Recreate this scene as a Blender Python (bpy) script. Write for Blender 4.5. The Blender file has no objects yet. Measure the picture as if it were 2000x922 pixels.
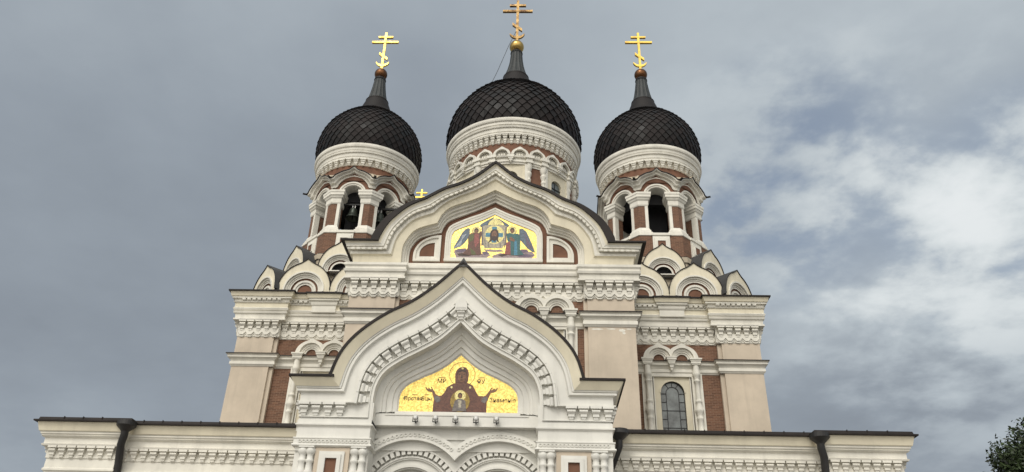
import bpy, bmesh, math, random
from mathutils import Vector, Matrix
random.seed(7)
SC = bpy.context.scene
COL = SC.collection
rad = math.radians

# ------------------------------------------------------------------ camera
cam_d = bpy.data.cameras.new('camera')
cam = bpy.data.objects.new('camera', cam_d); COL.objects.link(cam)
cam_d.sensor_width = 36.0
cam_d.lens = 36.0 * 1542.83 / 2000.0
cam_d.clip_end = 3000
_R = Vector((0.99937214, 0.02526266, 0.02484183))
_U = Vector((-0.00909881, -0.49463454, 0.86905344))
_F = Vector((-0.03424223, 0.86873383, 0.49409412))
cam.matrix_world = Matrix(((_R.x, _U.x, -_F.x, 2.1866), (_R.y, _U.y, -_F.y, 0.0), (_R.z, _U.z, -_F.z, 1.6), (0, 0, 0, 1)))
SC.camera = cam

# ------------------------------------------------------------------ light and sky
SUN_EL, SUN_AZ = 48.0, -20.0        # azimuth: degrees to the left of straight behind the camera
sun_d = bpy.data.lights.new('sun', 'SUN'); sun_d.energy = 1.2; sun_d.angle = rad(22); sun_d.color = (1.0, 0.965, 0.91)
sun = bpy.data.objects.new('sun', sun_d); COL.objects.link(sun)
_sd = Vector((math.sin(rad(SUN_AZ)) * math.cos(rad(SUN_EL)), -math.cos(rad(SUN_AZ)) * math.cos(rad(SUN_EL)), math.sin(rad(SUN_EL))))
sun.location = _sd * 200
sun.rotation_euler = (-_sd).to_track_quat('-Z', 'Y').to_euler()
SC.view_settings.view_transform = 'Standard'
try: SC.view_settings.look = 'None'
except Exception: pass
SC.view_settings.gamma = 1.0
SC.view_settings.exposure = 0.2
SC.view_settings.use_curve_mapping = False
SC.render.film_transparent = False
SC.cycles.max_bounces = 6


def build_world():
    w = bpy.data.worlds.new('World'); SC.world = w; w.use_nodes = True
    nt = w.node_tree; nt.nodes.clear(); L = nt.links.new

    def N(t, **kw):
        n = nt.nodes.new(t)
        for k, v in kw.items(): setattr(n, k, v)
        return n

    def val(x):
        return x if hasattr(x, 'links') else None

    def setin(sock, x):
        if hasattr(x, 'is_linked'): L(x, sock)
        else: sock.default_value = x

    def M(op, a, b=0.0, c=0.0, clamp=False):
        n = N('ShaderNodeMath', operation=op); n.use_clamp = clamp
        setin(n.inputs[0], a); setin(n.inputs[1], b); setin(n.inputs[2], c)
        return n.outputs[0]

    def smooth(x, a, b):
        n = N('ShaderNodeMapRange', interpolation_type='SMOOTHSTEP')
        setin(n.inputs[0], x); n.inputs[1].default_value = a; n.inputs[2].default_value = b
        n.inputs[3].default_value = 0; n.inputs[4].default_value = 1
        return n.outputs[0]

    def mix(f, a, b):
        n = N('ShaderNodeMix', data_type='RGBA'); setin(n.inputs[0], f)
        for s, v in ((n.inputs[6], a), (n.inputs[7], b)):
            if hasattr(v, 'is_linked'): L(v, s)
            else: s.default_value = (*v, 1)
        return n.outputs[2]

    tc = N('ShaderNodeTexCoord'); d = tc.outputs['Generated']
    sep = N('ShaderNodeSeparateXYZ'); L(d, sep.inputs[0]); x, y, z = sep.outputs

    def dot(v):
        n = N('ShaderNodeVectorMath', operation='DOT_PRODUCT'); L(d, n.inputs[0]); n.inputs[1].default_value = Vector(v).normalized()
        return n.outputs['Value']
    # clouds lie on a flat layer overhead: project the direction on it
    zz = M('ADD', M('MAXIMUM', z, 0.0), 0.22)
    px = M('DIVIDE', x, zz); py = M('DIVIDE', y, zz)
    cmb = N('ShaderNodeCombineXYZ'); L(px, cmb.inputs[0]); L(py, cmb.inputs[1])

    def noise(scale, detail, rough, off, dist=0.0):
        mp = N('ShaderNodeMapping'); L(cmb.outputs[0], mp.inputs[0]); mp.inputs['Location'].default_value = off
        n = N('ShaderNodeTexNoise'); n.noise_dimensions = '3D'; L(mp.outputs[0], n.inputs['Vector'])
        n.inputs['Scale'].default_value = scale; n.inputs['Detail'].default_value = detail
        n.inputs['Roughness'].default_value = rough; n.inputs['Distortion'].default_value = dist
        return n.outputs[0]
    big = noise(1.3, 4, 0.45, (3.1, 1.7, 0.4))
    mid = noise(2.6, 6, 0.52, (7.3, 2.9, 1.4), 0.1)
    fine = noise(6.0, 8, 0.55, (1.1, 8.3, 2.2), 0.1)
    right = smooth(x, -0.15, 0.42)
    # overcast tone
    tone = M('ADD', M('MULTIPLY', M('SUBTRACT', big, 0.5), 0.45), M('ADD', M('MULTIPLY', M('SUBTRACT', mid, 0.5), 0.43), M('MULTIPLY', M('SUBTRACT', fine, 0.5), 0.16)))
    dark_bank = smooth(dot((-0.42, 0.80, 0.43)), 0.86, 0.99)
    low_bank = smooth(z, 0.40, 0.27)
    zen = smooth(z, 0.50, 0.72)
    t0 = M('ADD', 0.315, M('MULTIPLY', tone, 0.6))
    t1 = M('ADD', t0, M('MULTIPLY', right, 0.12))
    t2 = M('SUBTRACT', t1, M('MULTIPLY', dark_bank, 0.085))
    t3 = M('ADD', t2, M('MULTIPLY', zen, 0.075))
    t3b = M('SUBTRACT', t3, M('MULTIPLY', low_bank, M('MULTIPLY', right, 0.20)))
    heap = smooth(dot((0.470, 0.785, 0.410)), 0.970, 0.999)
    heap2 = smooth(dot((0.37, 0.80, 0.47)), 0.93, 0.999)
    puff = smooth(M('ADD', M('MULTIPLY', mid, 0.55), M('MULTIPLY', fine, 0.45)), 0.40, 0.60)
    t4 = M('ADD', t3b, M('MULTIPLY', M('MULTIPLY', heap, puff), 0.24))
    t4 = M('ADD', t4, M('MULTIPLY', M('MULTIPLY', heap2, puff), 0.10), clamp=True)
    ramp = N('ShaderNodeValToRGB'); L(t4, ramp.inputs[0])
    e = ramp.color_ramp.elements
    e[0].position = 0.0; e[0].color = (0.155, 0.177, 0.210, 1)
    e[1].position = 1.0; e[1].color = (0.86, 0.87, 0.87, 1)
    for p, c in ((0.25, (0.262, 0.298, 0.340, 1)), (0.48, (0.405, 0.452, 0.488, 1)), (0.70, (0.60, 0.64, 0.655, 1))):
        q = e.new(p); q.color = c
    # bright thin cloud round the hidden sun, behind the photographer
    back = smooth(M('MULTIPLY', y, -1.0), -0.25, 0.75)
    glow = smooth(dot(_sd), 0.35, 0.99)
    warm = mix(glow, (0.55, 0.58, 0.62), (1.75, 1.66, 1.5))
    cloud = mix(back, ramp.outputs[0], warm)
    # blue gaps
    sky = N('ShaderNodeTexSky'); sky.sky_type = 'NISHITA'; sky.sun_disc = False
    sky.sun_elevation = rad(SUN_EL); sky.sun_rotation = math.atan2(_sd.x, _sd.y)
    gapzone = M('ADD', smooth(dot((0.525, 0.735, 0.445)), 0.985, 0.999), M('MULTIPLY', smooth(dot((0.295, 0.785, 0.530)), 0.984, 0.999), 0.80))
    gapzone = M('ADD', gapzone, M('MULTIPLY', smooth(dot((0.44, 0.745, 0.50)), 0.980, 0.999), 0.16), clamp=True)
    thin = smooth(M('ADD', M('MULTIPLY', mid, 0.5), M('MULTIPLY', fine, 0.5)), 0.53, 0.43)
    gap = M('MULTIPLY', M('MULTIPLY', gapzone, thin), M('SUBTRACT', 1.0, M('MULTIPLY', heap, 0.5)))
    gap = M('MULTIPLY', gap, 0.62, clamp=True)
    b1 = N('ShaderNodeBackground'); L(cloud, b1.inputs[0]); b1.inputs[1].default_value = 1.0
    b2 = N('ShaderNodeBackground'); L(sky.outputs[0], b2.inputs[0]); b2.inputs[1].default_value = 0.10
    ms = N('ShaderNodeMixShader'); L(gap, ms.inputs[0]); L(b1.outputs[0], ms.inputs[1]); L(b2.outputs[0], ms.inputs[2])
    out = N('ShaderNodeOutputWorld'); L(ms.outputs[0], out.inputs[0])


build_world()

# ------------------------------------------------------------------ materials
MATS = {}


def mat(name, col, rough=0.8, metal=0.0, var=0.06, vscale=1.2, bump=0.0, bscale=30, kind='plain', spec=0.5, col2=None, streak=0.0):
    m = bpy.data.materials.new(name); m.use_nodes = True
    nt = m.node_tree; L = nt.links.new; b = nt.nodes['Principled BSDF']
    b.inputs['Roughness'].default_value = rough; b.inputs['Metallic'].default_value = metal
    b.inputs['Specular IOR Level'].default_value = spec
    tc = nt.nodes.new('ShaderNodeTexCoord')
    obj = tc.outputs['Object']

    def noise(scale, detail=6, rgh=0.6, vec=None, mapscale=None):
        v = vec or obj
        if mapscale:
            mp = nt.nodes.new('ShaderNodeMapping'); L(v, mp.inputs[0]); mp.inputs['Scale'].default_value = mapscale; v = mp.outputs[0]
        n = nt.nodes.new('ShaderNodeTexNoise'); L(v, n.inputs['Vector'])
        n.inputs['Scale'].default_value = scale; n.inputs['Detail'].default_value = detail; n.inputs['Roughness'].default_value = rgh
        return n.outputs[0]

    def mixc(f, a, c, mode='MIX'):
        n = nt.nodes.new('ShaderNodeMix'); n.data_type = 'RGBA'; n.blend_type = mode
        for s, v in ((n.inputs[0], f), (n.inputs[6], a), (n.inputs[7], c)):
            if hasattr(v, 'is_linked'): L(v, s)
            elif s.type == 'RGBA': s.default_value = (*v, 1)
            else: s.default_value = v
        return n.outputs[2]

    def rng(x, a, c, lo, hi):
        n = nt.nodes.new('ShaderNodeMapRange'); L(x, n.inputs[0])
        for i, v in zip((1, 2, 3, 4), (a, c, lo, hi)): n.inputs[i].default_value = v
        return n.outputs[0]
    dark = tuple(max(0, c * (1 - 2.2 * var)) for c in col); lite = tuple(min(1, c * (1 + var)) for c in col)
    height = None
    if kind == 'plain':
        c = mixc(rng(noise(vscale), 0.32, 0.68, 0, 1), dark, lite)
        if streak:
            s = noise(1.0, 5, 0.65, mapscale=(2.6, 2.6, 0.28))
            c = mixc(rng(s, 0.50, 0.74, 0, streak), c, tuple(k * 0.62 for k in col))
            s2 = noise(3.5, 8, 0.7)
            c = mixc(rng(s2, 0.58, 0.70, 0, streak * .5), c, tuple(k * 0.72 for k in col))
        L(c, b.inputs['Base Color'])
        if bump: height = noise(bscale, 4)
    elif kind == 'brick':
        g = nt.nodes.new('ShaderNodeNewGeometry')
        cr = nt.nodes.new('ShaderNodeVectorMath'); cr.operation = 'CROSS_PRODUCT'; cr.inputs[0].default_value = (0, 0, 1); L(g.outputs['True Normal'], cr.inputs[1])
        nm = nt.nodes.new('ShaderNodeVectorMath'); nm.operation = 'NORMALIZE'; L(cr.outputs[0], nm.inputs[0])
        dt = nt.nodes.new('ShaderNodeVectorMath'); dt.operation = 'DOT_PRODUCT'; L(g.outputs['Position'], dt.inputs[0]); L(nm.outputs[0], dt.inputs[1])
        sp = nt.nodes.new('ShaderNodeSeparateXYZ'); L(g.outputs['Position'], sp.inputs[0])
        cb = nt.nodes.new('ShaderNodeCombineXYZ'); L(dt.outputs['Value'], cb.inputs[0]); L(sp.outputs[2], cb.inputs[1])
        br = nt.nodes.new('ShaderNodeTexBrick'); L(cb.outputs[0], br.inputs['Vector'])
        br.inputs['Scale'].default_value = 1.0; br.inputs['Brick Width'].default_value = 0.27; br.inputs['Row Height'].default_value = 0.085
        br.inputs['Mortar Size'].default_value = 0.009; br.inputs['Mortar Smooth'].default_value = 0.3; br.inputs['Bias'].default_value = -0.1
        br.inputs['Color1'].default_value = (*dark, 1); br.inputs['Color2'].default_value = (*lite, 1)
        br.inputs['Mortar'].default_value = (*(col2 or (0.27, 0.175, 0.12)), 1)
        c = mixc(rng(noise(0.9), 0.3, 0.7, 0, 0.35), br.outputs[0], tuple(k * 0.62 for k in col))
        L(c, b.inputs['Base Color']); height = br.outputs['Fac']
    elif kind in ('gold_mosaic', 'mosaic'):
        vo = nt.nodes.new('ShaderNodeTexVoronoi'); L(obj, vo.inputs['Vector']); vo.inputs['Scale'].default_value = 26
        vo.inputs['Randomness'].default_value = 0.8
        bw = nt.nodes.new('ShaderNodeSeparateColor'); L(vo.outputs['Color'], bw.inputs[0])
        a = 0.70 if kind == 'gold_mosaic' else 0.62
        c = mixc(bw.outputs[0], tuple(k * a for k in col), tuple(min(1, k * 1.25) for k in col))
        c = mixc(rng(noise(2.2), 0.35, 0.65, 0, 0.35), c, col2 or tuple(k * 0.7 for k in col))
        L(c, b.inputs['Base Color'])
        if kind == 'gold_mosaic':
            L(rng(bw.outputs[1], 0, 1, 0.26, 0.5), b.inputs['Roughness'])
            # every tessera is set at a slightly different tilt
            g = nt.nodes.new('ShaderNodeNewGeometry')
            s1 = nt.nodes.new('ShaderNodeVectorMath'); s1.operation = 'SUBTRACT'; L(vo.outputs['Color'], s1.inputs[0]); s1.inputs[1].default_value = (0.5, 0.5, 0.5)
            s2 = nt.nodes.new('ShaderNodeVectorMath'); s2.operation = 'SCALE'; L(s1.outputs[0], s2.inputs[0]); s2.inputs['Scale'].default_value = 0.22
            s3 = nt.nodes.new('ShaderNodeVectorMath'); s3.operation = 'ADD'; L(g.outputs['Normal'], s3.inputs[0]); L(s2.outputs[0], s3.inputs[1])
            s4 = nt.nodes.new('ShaderNodeVectorMath'); s4.operation = 'NORMALIZE'; L(s3.outputs[0], s4.inputs[0])
            L(s4.outputs[0], b.inputs['Normal'])
    elif kind == 'gilt':
        c = mixc(rng(noise(vscale, 8, 0.7), 0.46, 0.66, 0, 1), col, col2)
        L(c, b.inputs['Base Color']); L(rng(noise(vscale * 2), 0.3, 0.7, rough * 0.7, rough * 1.5), b.inputs['Roughness'])
    elif kind == 'tiles':
        g = nt.nodes.new('ShaderNodeNewGeometry')
        c = mixc(g.outputs['Random Per Island'], dark, lite)
        L(c, b.inputs['Base Color']); L(rng(g.outputs['Random Per Island'], 0, 1, rough * 0.75, rough * 1.25), b.inputs['Roughness'])
    elif kind == 'paving':
        br = nt.nodes.new('ShaderNodeTexBrick'); L(obj, br.inputs['Vector'])
        br.inputs['Scale'].default_value = 1; br.inputs['Brick Width'].default_value = 0.4; br.inputs['Row Height'].default_value = 0.25; br.inputs['Mortar Size'].default_value = 0.012
        br.inputs['Color1'].default_value = (*dark, 1); br.inputs['Color2'].default_value = (*lite, 1); br.inputs['Mortar'].default_value = (0.12, 0.11, 0.1, 1)
        L(br.outputs[0], b.inputs['Base Color'])
    if height is not None:
        bp = nt.nodes.new('ShaderNodeBump'); bp.inputs['Strength'].default_value = bump or 0.4; bp.inputs['Distance'].default_value = 0.01
        L(height, bp.inputs['Height']); L(bp.outputs[0], b.inputs['Normal'])
    MATS[name] = m
    return m


mat('white_plaster', (0.73, 0.705, 0.625), 0.75, var=0.07, vscale=0.9, bump=0.15, bscale=14, streak=0.42)
mat('porch_white', (0.68, 0.67, 0.62), 0.7, var=0.05, vscale=0.8, bump=0.12, bscale=14, streak=0.30)
mat('cream_plaster', (0.70, 0.645, 0.50), 0.8, var=0.06, vscale=0.8, bump=0.1, bscale=14, streak=0.35)
mat('beige_plaster', (0.555, 0.475, 0.375), 0.85, var=0.07, vscale=0.7, bump=0.15, bscale=10, streak=0.35)
mat('stone_skirt', (0.52, 0.45, 0.34), 0.85, var=0.10, vscale=0.9, streak=0.4)
mat('brick', (0.172, 0.083, 0.047), 0.85, kind='brick', var=0.18, bump=0.35)
mat('painted_brick', (0.17, 0.081, 0.048), 0.85, var=0.14, vscale=1.4)
mat('roof_metal', (0.017, 0.0125, 0.011), 0.6, var=0.2, vscale=2, spec=0.25)
mat('grey_roof', (0.04, 0.04, 0.04), 0.65, metal=0.0, var=0.2, vscale=1.5, streak=0.3)
mat('dome_tile', (0.0112, 0.0082, 0.0080), 0.58, kind='tiles', var=0.42, spec=0.24)
mat('spire_metal', (0.016, 0.021, 0.022), 0.6, metal=0.0, var=0.2, vscale=2)
mat('gilding', (0.62, 0.45, 0.11), 0.34, metal=1.0, kind='gilt', col2=(0.48, 0.31, 0.08), vscale=2.2)
mat('worn_gilding', (0.25, 0.165, 0.07), 0.38, metal=1.0, kind='gilt', col2=(0.085, 0.048, 0.03), vscale=1.6)
mat('orb_gilding', (0.45, 0.31, 0.10), 0.22, metal=1.0, kind='gilt', col2=(0.30, 0.19, 0.08), vscale=1.2)
mat('orb_bronze', (0.16, 0.075, 0.035), 0.30, metal=1.0, kind='gilt', col2=(0.06, 0.035, 0.025), vscale=1.6)
mat('gold_mosaic', (0.76, 0.57, 0.17), 0.34, metal=1.0, kind='gold_mosaic', col2=(0.80, 0.58, 0.20))
for nm, c in (('maroon', (0.125, 0.050, 0.032)), ('dark_brown', (0.045, 0.022, 0.014)), ('skin', (0.20, 0.095, 0.05)), ('olive_gold', (0.30, 0.20, 0.035)),
              ('pale_gold', (0.85, 0.72, 0.30)), ('grey', (0.16, 0.14, 0.13)), ('linen', (0.40, 0.36, 0.27)), ('teal', (0.03, 0.12, 0.12)), ('blue', (0.06, 0.22, 0.33)),
              ('slate_blue', (0.10, 0.14, 0.18)), ('rose', (0.26, 0.07, 0.06)), ('mauve', (0.30, 0.23, 0.23)), ('violet', (0.14, 0.10, 0.15)), ('green', (0.10, 0.11, 0.03)),
              ('wing_light', (0.33, 0.37, 0.42))):
    mat('mosaic_' + nm, c, 0.45, kind='mosaic')
mat('glass', (0.13, 0.15, 0.15), 0.12, var=0.35, vscale=1.6, spec=0.8)
mat('lead', (0.03, 0.03, 0.03), 0.6)
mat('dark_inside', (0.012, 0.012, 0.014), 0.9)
mat('bronze', (0.045, 0.055, 0.045), 0.42, metal=0.6, var=0.2)
mat('iron', (0.02, 0.02, 0.02), 0.6, metal=0.3)
mat('pipe_metal', (0.030, 0.029, 0.029), 0.5, metal=0.2, var=0.2)
mat('lamp_shell', (0.60, 0.60, 0.58), 0.4)
mat('lamp_glass', (0.05, 0.05, 0.06), 0.1)
mat('door_wood', (0.045, 0.022, 0.012), 0.6, var=0.2)
mat('paving', (0.30, 0.28, 0.25), 0.85, kind='paving', var=0.12)
mat('leaf', (0.030, 0.050, 0.014), 0.55, kind='tiles', var=0.40)
mat('bark', (0.07, 0.05, 0.035), 0.9, var=0.2, bump=0.5, bscale=20)
mat('soot', (0.30, 0.28, 0.24), 0.9, var=0.2)


# ------------------------------------------------------------------ mesh builder
class MB:
    def __init__(self):
        self.v = []; self.f = []; self.m = []; self.s = []; self.T = None

    def vert(self, p):
        p = Vector(p)
        if self.T is not None: p = self.T @ p
        self.v.append(p); return len(self.v) - 1

    def face(self, pts, m, smooth=False):
        self.f.append([self.vert(p) for p in pts]); self.m.append(m); self.s.append(smooth)

    def fidx(self, idx, m, smooth=False):
        self.f.append(list(idx)); self.m.append(m); self.s.append(smooth)

    def box(self, x0, x1, y0, y1, z0, z1, m):
        a = [self.vert((x, y, z)) for z in (z0, z1) for y in (y0, y1) for x in (x0, x1)]
        for q in ((0, 1, 3, 2), (4, 6, 7, 5), (0, 4, 5, 1), (2, 3, 7, 6), (0, 2, 6, 4), (1, 5, 7, 3)): self.fidx([a[i] for i in q], m)

    def loft(self, rings, mats, closed=False, smooth=False, cap=False):
        ids = [[self.vert(p) for p in r] for r in rings]
        n = len(ids)
        for i in range(n if closed else n - 1):
            A, B = ids[i], ids[(i + 1) % n]
            for k in range(len(A) - 1):
                mm = mats if isinstance(mats, str) else mats[k]
                if mm is None: continue
                self.fidx((A[k], A[k + 1], B[k + 1], B[k]), mm, smooth)
        if cap and not closed:
            mm = mats if isinstance(mats, str) else mats[0]
            self.fidx(ids[0], mm); self.fidx(ids[-1][::-1], mm)

    def plan(self, path, prof, mats, closed=False, cap=False):
        """sweep a profile [(out, z)] along a plan polyline with mitred corners; outside = right hand side"""
        n = len(path); P = [Vector((p[0], p[1])) for p in path]; rings = []
        def nrm(a, b):
            d = (b - a).normalized(); return Vector((d.y, -d.x))
        for i in range(n):
            ns = []
            if closed or i > 0: ns.append(nrm(P[i - 1], P[i]))
            if closed or i < n - 1: ns.append(nrm(P[i], P[(i + 1) % n]))
            mv = ns[0] if len(ns) == 1 else (ns[0] + ns[1]) / (1 + ns[0].dot(ns[1]))
            rings.append([(P[i].x + mv.x * o, P[i].y + mv.y * o, z) for o, z in prof])
        self.loft(rings, mats, closed=closed, cap=cap)

    def lathe(self, c, prof, mats, seg=64, smooth=True, a0=0, a1=360):
        full = abs(a1 - a0) >= 359.9
        k = seg if full else seg + 1
        rings = []
        for i in range(k):
            a = rad(a0 + (a1 - a0) * i / seg)
            rings.append([(c[0] + r * math.sin(a), c[1] - r * math.cos(a), c[2] + z) for r, z in prof])
        self.loft(rings, mats, closed=full, smooth=smooth)

    def prism(self, poly, y0, y1, m, m_side=None):
        """polygon in x,z extruded from y0 (front) to y1"""
        n = len(poly)
        A = [self.vert((p[0], y0, p[1])) for p in poly]; B = [self.vert((p[0], y1, p[1])) for p in poly]
        self.fidx(A, m); self.fidx(B[::-1], m)
        for i in range(n): self.fidx((A[i], B[i], B[(i + 1) % n], A[(i + 1) % n]), m_side or m)

    def ribbon(self, c1, y1, c2, y2, m, smooth=False):
        self.loft([[(a[0], y1, a[1]), (b[0], y2, b[1])] for a, b in zip(c1, c2)], m, smooth=smooth)

    def sheet(self, poly, y, m):
        self.fidx([self.vert((p[0], y, p[1])) for p in poly], m)

    def tube(self, pts, r, m, seg=10, cap=True):
        pts = [Vector(p) for p in pts]; rings = []
        rr = r if isinstance(r, (list, tuple)) else [r] * len(pts)
        for i, p in enumerate(pts):
            d = ((pts[min(i + 1, len(pts) - 1)] - pts[max(i - 1, 0)])).normalized()
            u = d.cross(Vector((0, 1, 0.01)) if abs(d.y) < 0.9 else Vector((1, 0, 0))).normalized(); w = d.cross(u)
            rings.append([p + (u * math.cos(t) + w * math.sin(t)) * rr[i] for t in [2 * math.pi * k / seg for k in range(seg + 1)]])
        self.loft(rings, m, smooth=True)
        if cap:
            self.face(rings[0][:-1], m); self.face(rings[-1][:-1], m)

    def build(self, name, parent=None, label=None):
        me = bpy.data.meshes.new(name)
        me.from_pydata([tuple(p) for p in self.v], [], self.f)
        names = []
        for m in self.m:
            if m not in names: names.append(m)
        for nme in names: me.materials.append(MATS[nme])
        me.polygons.foreach_set('material_index', [names.index(m) for m in self.m])
        me.polygons.foreach_set('use_smooth', self.s)
        me.update()
        bm = bmesh.new(); bm.from_mesh(me); bmesh.ops.recalc_face_normals(bm, faces=bm.faces[:]); bm.to_mesh(me); bm.free()
        o = bpy.data.objects.new(name, me); COL.objects.link(o)
        if parent is not None: o.parent = parent
        if label: o['label'] = label
        return o


def tag(o, label, cat, group=None, kind=None):
    if label: o['label'] = label
    if cat: o['category'] = cat
    if group: o['group'] = group
    if kind: o['kind'] = kind
    return o


def empty(name, loc):
    o = bpy.data.objects.new(name, None); COL.objects.link(o); o.location = loc; o.empty_display_size = 0.5
    return o


def copy_tree(o, off, parent):
    c = o.copy(); COL.objects.link(c); c.parent = parent; c.location = o.location + Vector(off) if off else o.location
    for ch in list(o.children): copy_tree(ch, None, c)
    return c


# ------------------------------------------------------------------ curves
def spline(keys, sub=6, cusps=()):
    """Catmull-Rom through keys, broken at the cusp indices"""
    cuts = [0] + list(cusps) + [len(keys) - 1]; out = []
    for s, e in zip(cuts[:-1], cuts[1:]):
        seg = [Vector(k) for k in keys[s:e + 1]]
        for i in range(len(seg) - 1):
            p1, p2 = seg[i], seg[i + 1]
            p0 = seg[i - 1] if i > 0 else p1 * 2 - p2
            p3 = seg[i + 2] if i + 2 < len(seg) else p2 * 2 - p1
            for k in range(sub):
                t = k / sub
                out.append(0.5 * ((2 * p1) + (p2 - p0) * t + (2 * p0 - 5 * p1 + 4 * p2 - p3) * t * t + (3 * p1 - p0 - 3 * p2 + p3) * t ** 3))
    out.append(Vector(keys[-1])); return [(p.x, p.y) for p in out]


def mirror(half):
    """half: right side, from the bottom to the apex -> whole curve from left to right"""
    return [(-x, z) for x, z in half] + [(x, z) for x, z in half[::-1][1:]]


def lerp2(a, b, t):
    return [(p[0] + (q[0] - p[0]) * t, p[1] + (q[1] - p[1]) * t) for p, q in zip(a, b)]


def arc(cx, cz, r, a0, a1, n=24):
    return [(cx + r * math.cos(rad(a0 + (a1 - a0) * i / n)), cz + r * math.sin(rad(a0 + (a1 - a0) * i / n))) for i in range(n + 1)]


def frame(p, tx, out):
    """matrix: local x along tx, local y = towards the wall (-out), local z = up across"""
    tx = Vector(tx).normalized(); out = Vector(out).normalized(); up = tx.cross(-out)
    return Matrix(((tx.x, -out.x, up.x, p[0]), (tx.y, -out.y, up.y, p[1]), (tx.z, -out.z, up.z, p[2]), (0, 0, 0, 1)))


def corbel(mb, M, w, h, d, m):
    """hanging stepped corbel, top at local z=0, back at y=0, front towards -y"""
    old = mb.T; mb.T = M if old is None else old @ M
    mb.box(-w * .48, w * .48, -d, 0.01, -h * .17, 0, m)
    pr = [(0.01, -h * .17)] + [(-d * (.62 + .30 * math.sin(math.pi * i / 6)), -h * (.17 + .35 * i / 6)) for i in range(7)] + [(0.01, -h * .52)]
    mb.loft([[(-w * .36, y, z) for y, z in pr], [(w * .36, y, z) for y, z in pr]], m, cap=True)
    mb.box(-w * .27, w * .27, -d * .62, 0.01, -h * .72, -h * .52, m)
    pr = [(0.01, -h * .72), (-d * .5, -h * .72), (-d * .46, -h * .9), (-d * .25, -h), (0.01, -h)]
    mb.loft([[(-w * .19, y, z) for y, z in pr], [(w * .19, y, z) for y, z in pr]], m, cap=True)
    mb.T = old


def corbel_row(mb, a, b, z, out, pitch, h, d, m, trim=0.0):
    a = Vector(a); b = Vector(b); L = (b - a).length - 2 * trim; t = (b - a).normalized(); n = max(1, round(L / pitch)); p = L / n
    for i in range(n):
        q = a + t * (trim + p * (i + .5))
        corbel(mb, frame((q.x, q.y, z), (t.x, t.y, 0), out), p * .92, h, d, m)


def bead_row(mb, a, b, z, out, pitch, m, h=0.11, d=0.10):
    a = Vector(a); b = Vector(b); L = (b - a).length; t = (b - a).normalized(); n = max(1, round(L / pitch)); p = L / n
    for i in range(n):
        q = a + t * (p * (i + .5)); old = mb.T; M = frame((q.x, q.y, z), (t.x, t.y, 0), out); mb.T = M if old is None else old @ M
        pr = [(0.01, 0), (-d, 0), (-d, -h * .5), (-d * .6, -h), (0.01, -h)]
        mb.loft([[(-p * .34, y, zz) for y, zz in pr], [(p * .34, y, zz) for y, zz in pr]], m, cap=True)
        mb.T = old


def zigzag(mb, a, b, z0, z1, out, pitch, m, o1=0.10, o2=0.05):
    """two thin plates with a zigzag lower edge"""
    a = Vector(a); b = Vector(b); L = (b - a).length; t = (b - a).normalized(); n = max(1, round(L / pitch)); p = L / n; h = z0 - z1
    for off, drop in ((o1, 0.0), (o2, h * .22)):
        old = mb.T; M = frame((a.x, a.y, 0), (t.x, t.y, 0), out); mb.T = M if old is None else old @ M
        low = [(0, z1 + h * .55)]
        for i in range(n):
            low += [(p * (i + .30), z1 + h * .22), (p * (i + .70), z1 + h * .22), (p * (i + 1), z1 + h * .55)]
        low = [(x, zz - drop) for x, zz in low]; top = [(x, z0) for x, _ in low]
        mb.ribbon(top, -off, low, -off, m); mb.ribbon(low, -off, low, 0.0, m)
        mb.face([(0, -off, z0), (0, 0, z0), (0, 0, low[0][1]), (0, -off, low[0][1])], m)
        mb.face([(L, -off, z0), (L, 0, z0), (L, 0, low[-1][1]), (L, -off, low[-1][1])], m)
        mb.T = old


W, C, BG, BR = 'white_plaster', 'cream_plaster', 'beige_plaster', 'brick'

# ------------------------------------------------------------------ the ground
g = MB(); g.face([(-900, -900, 0), (900, -900, 0), (900, 900, 0), (-900, 900, 0)], 'paving')
tag(g.build('ground'), None, None, kind='structure')

cath = empty('cathedral', (0, 38, 0))
tag(cath, 'white, cream and brick cathedral with three black onion domes, gilded crosses and gold mosaics', 'church')
ROOT = bpy.data.objects.new('cathedral_origin', None)


def part(mb, name, parent=None, label=None):
    o = mb.build(name, parent if parent is not None else cath, label)
    if parent is None:
        o.location = (0, -38, 0)          # meshes are in world coordinates; the empty stands at (0, 38, 0)
    return o


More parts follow.
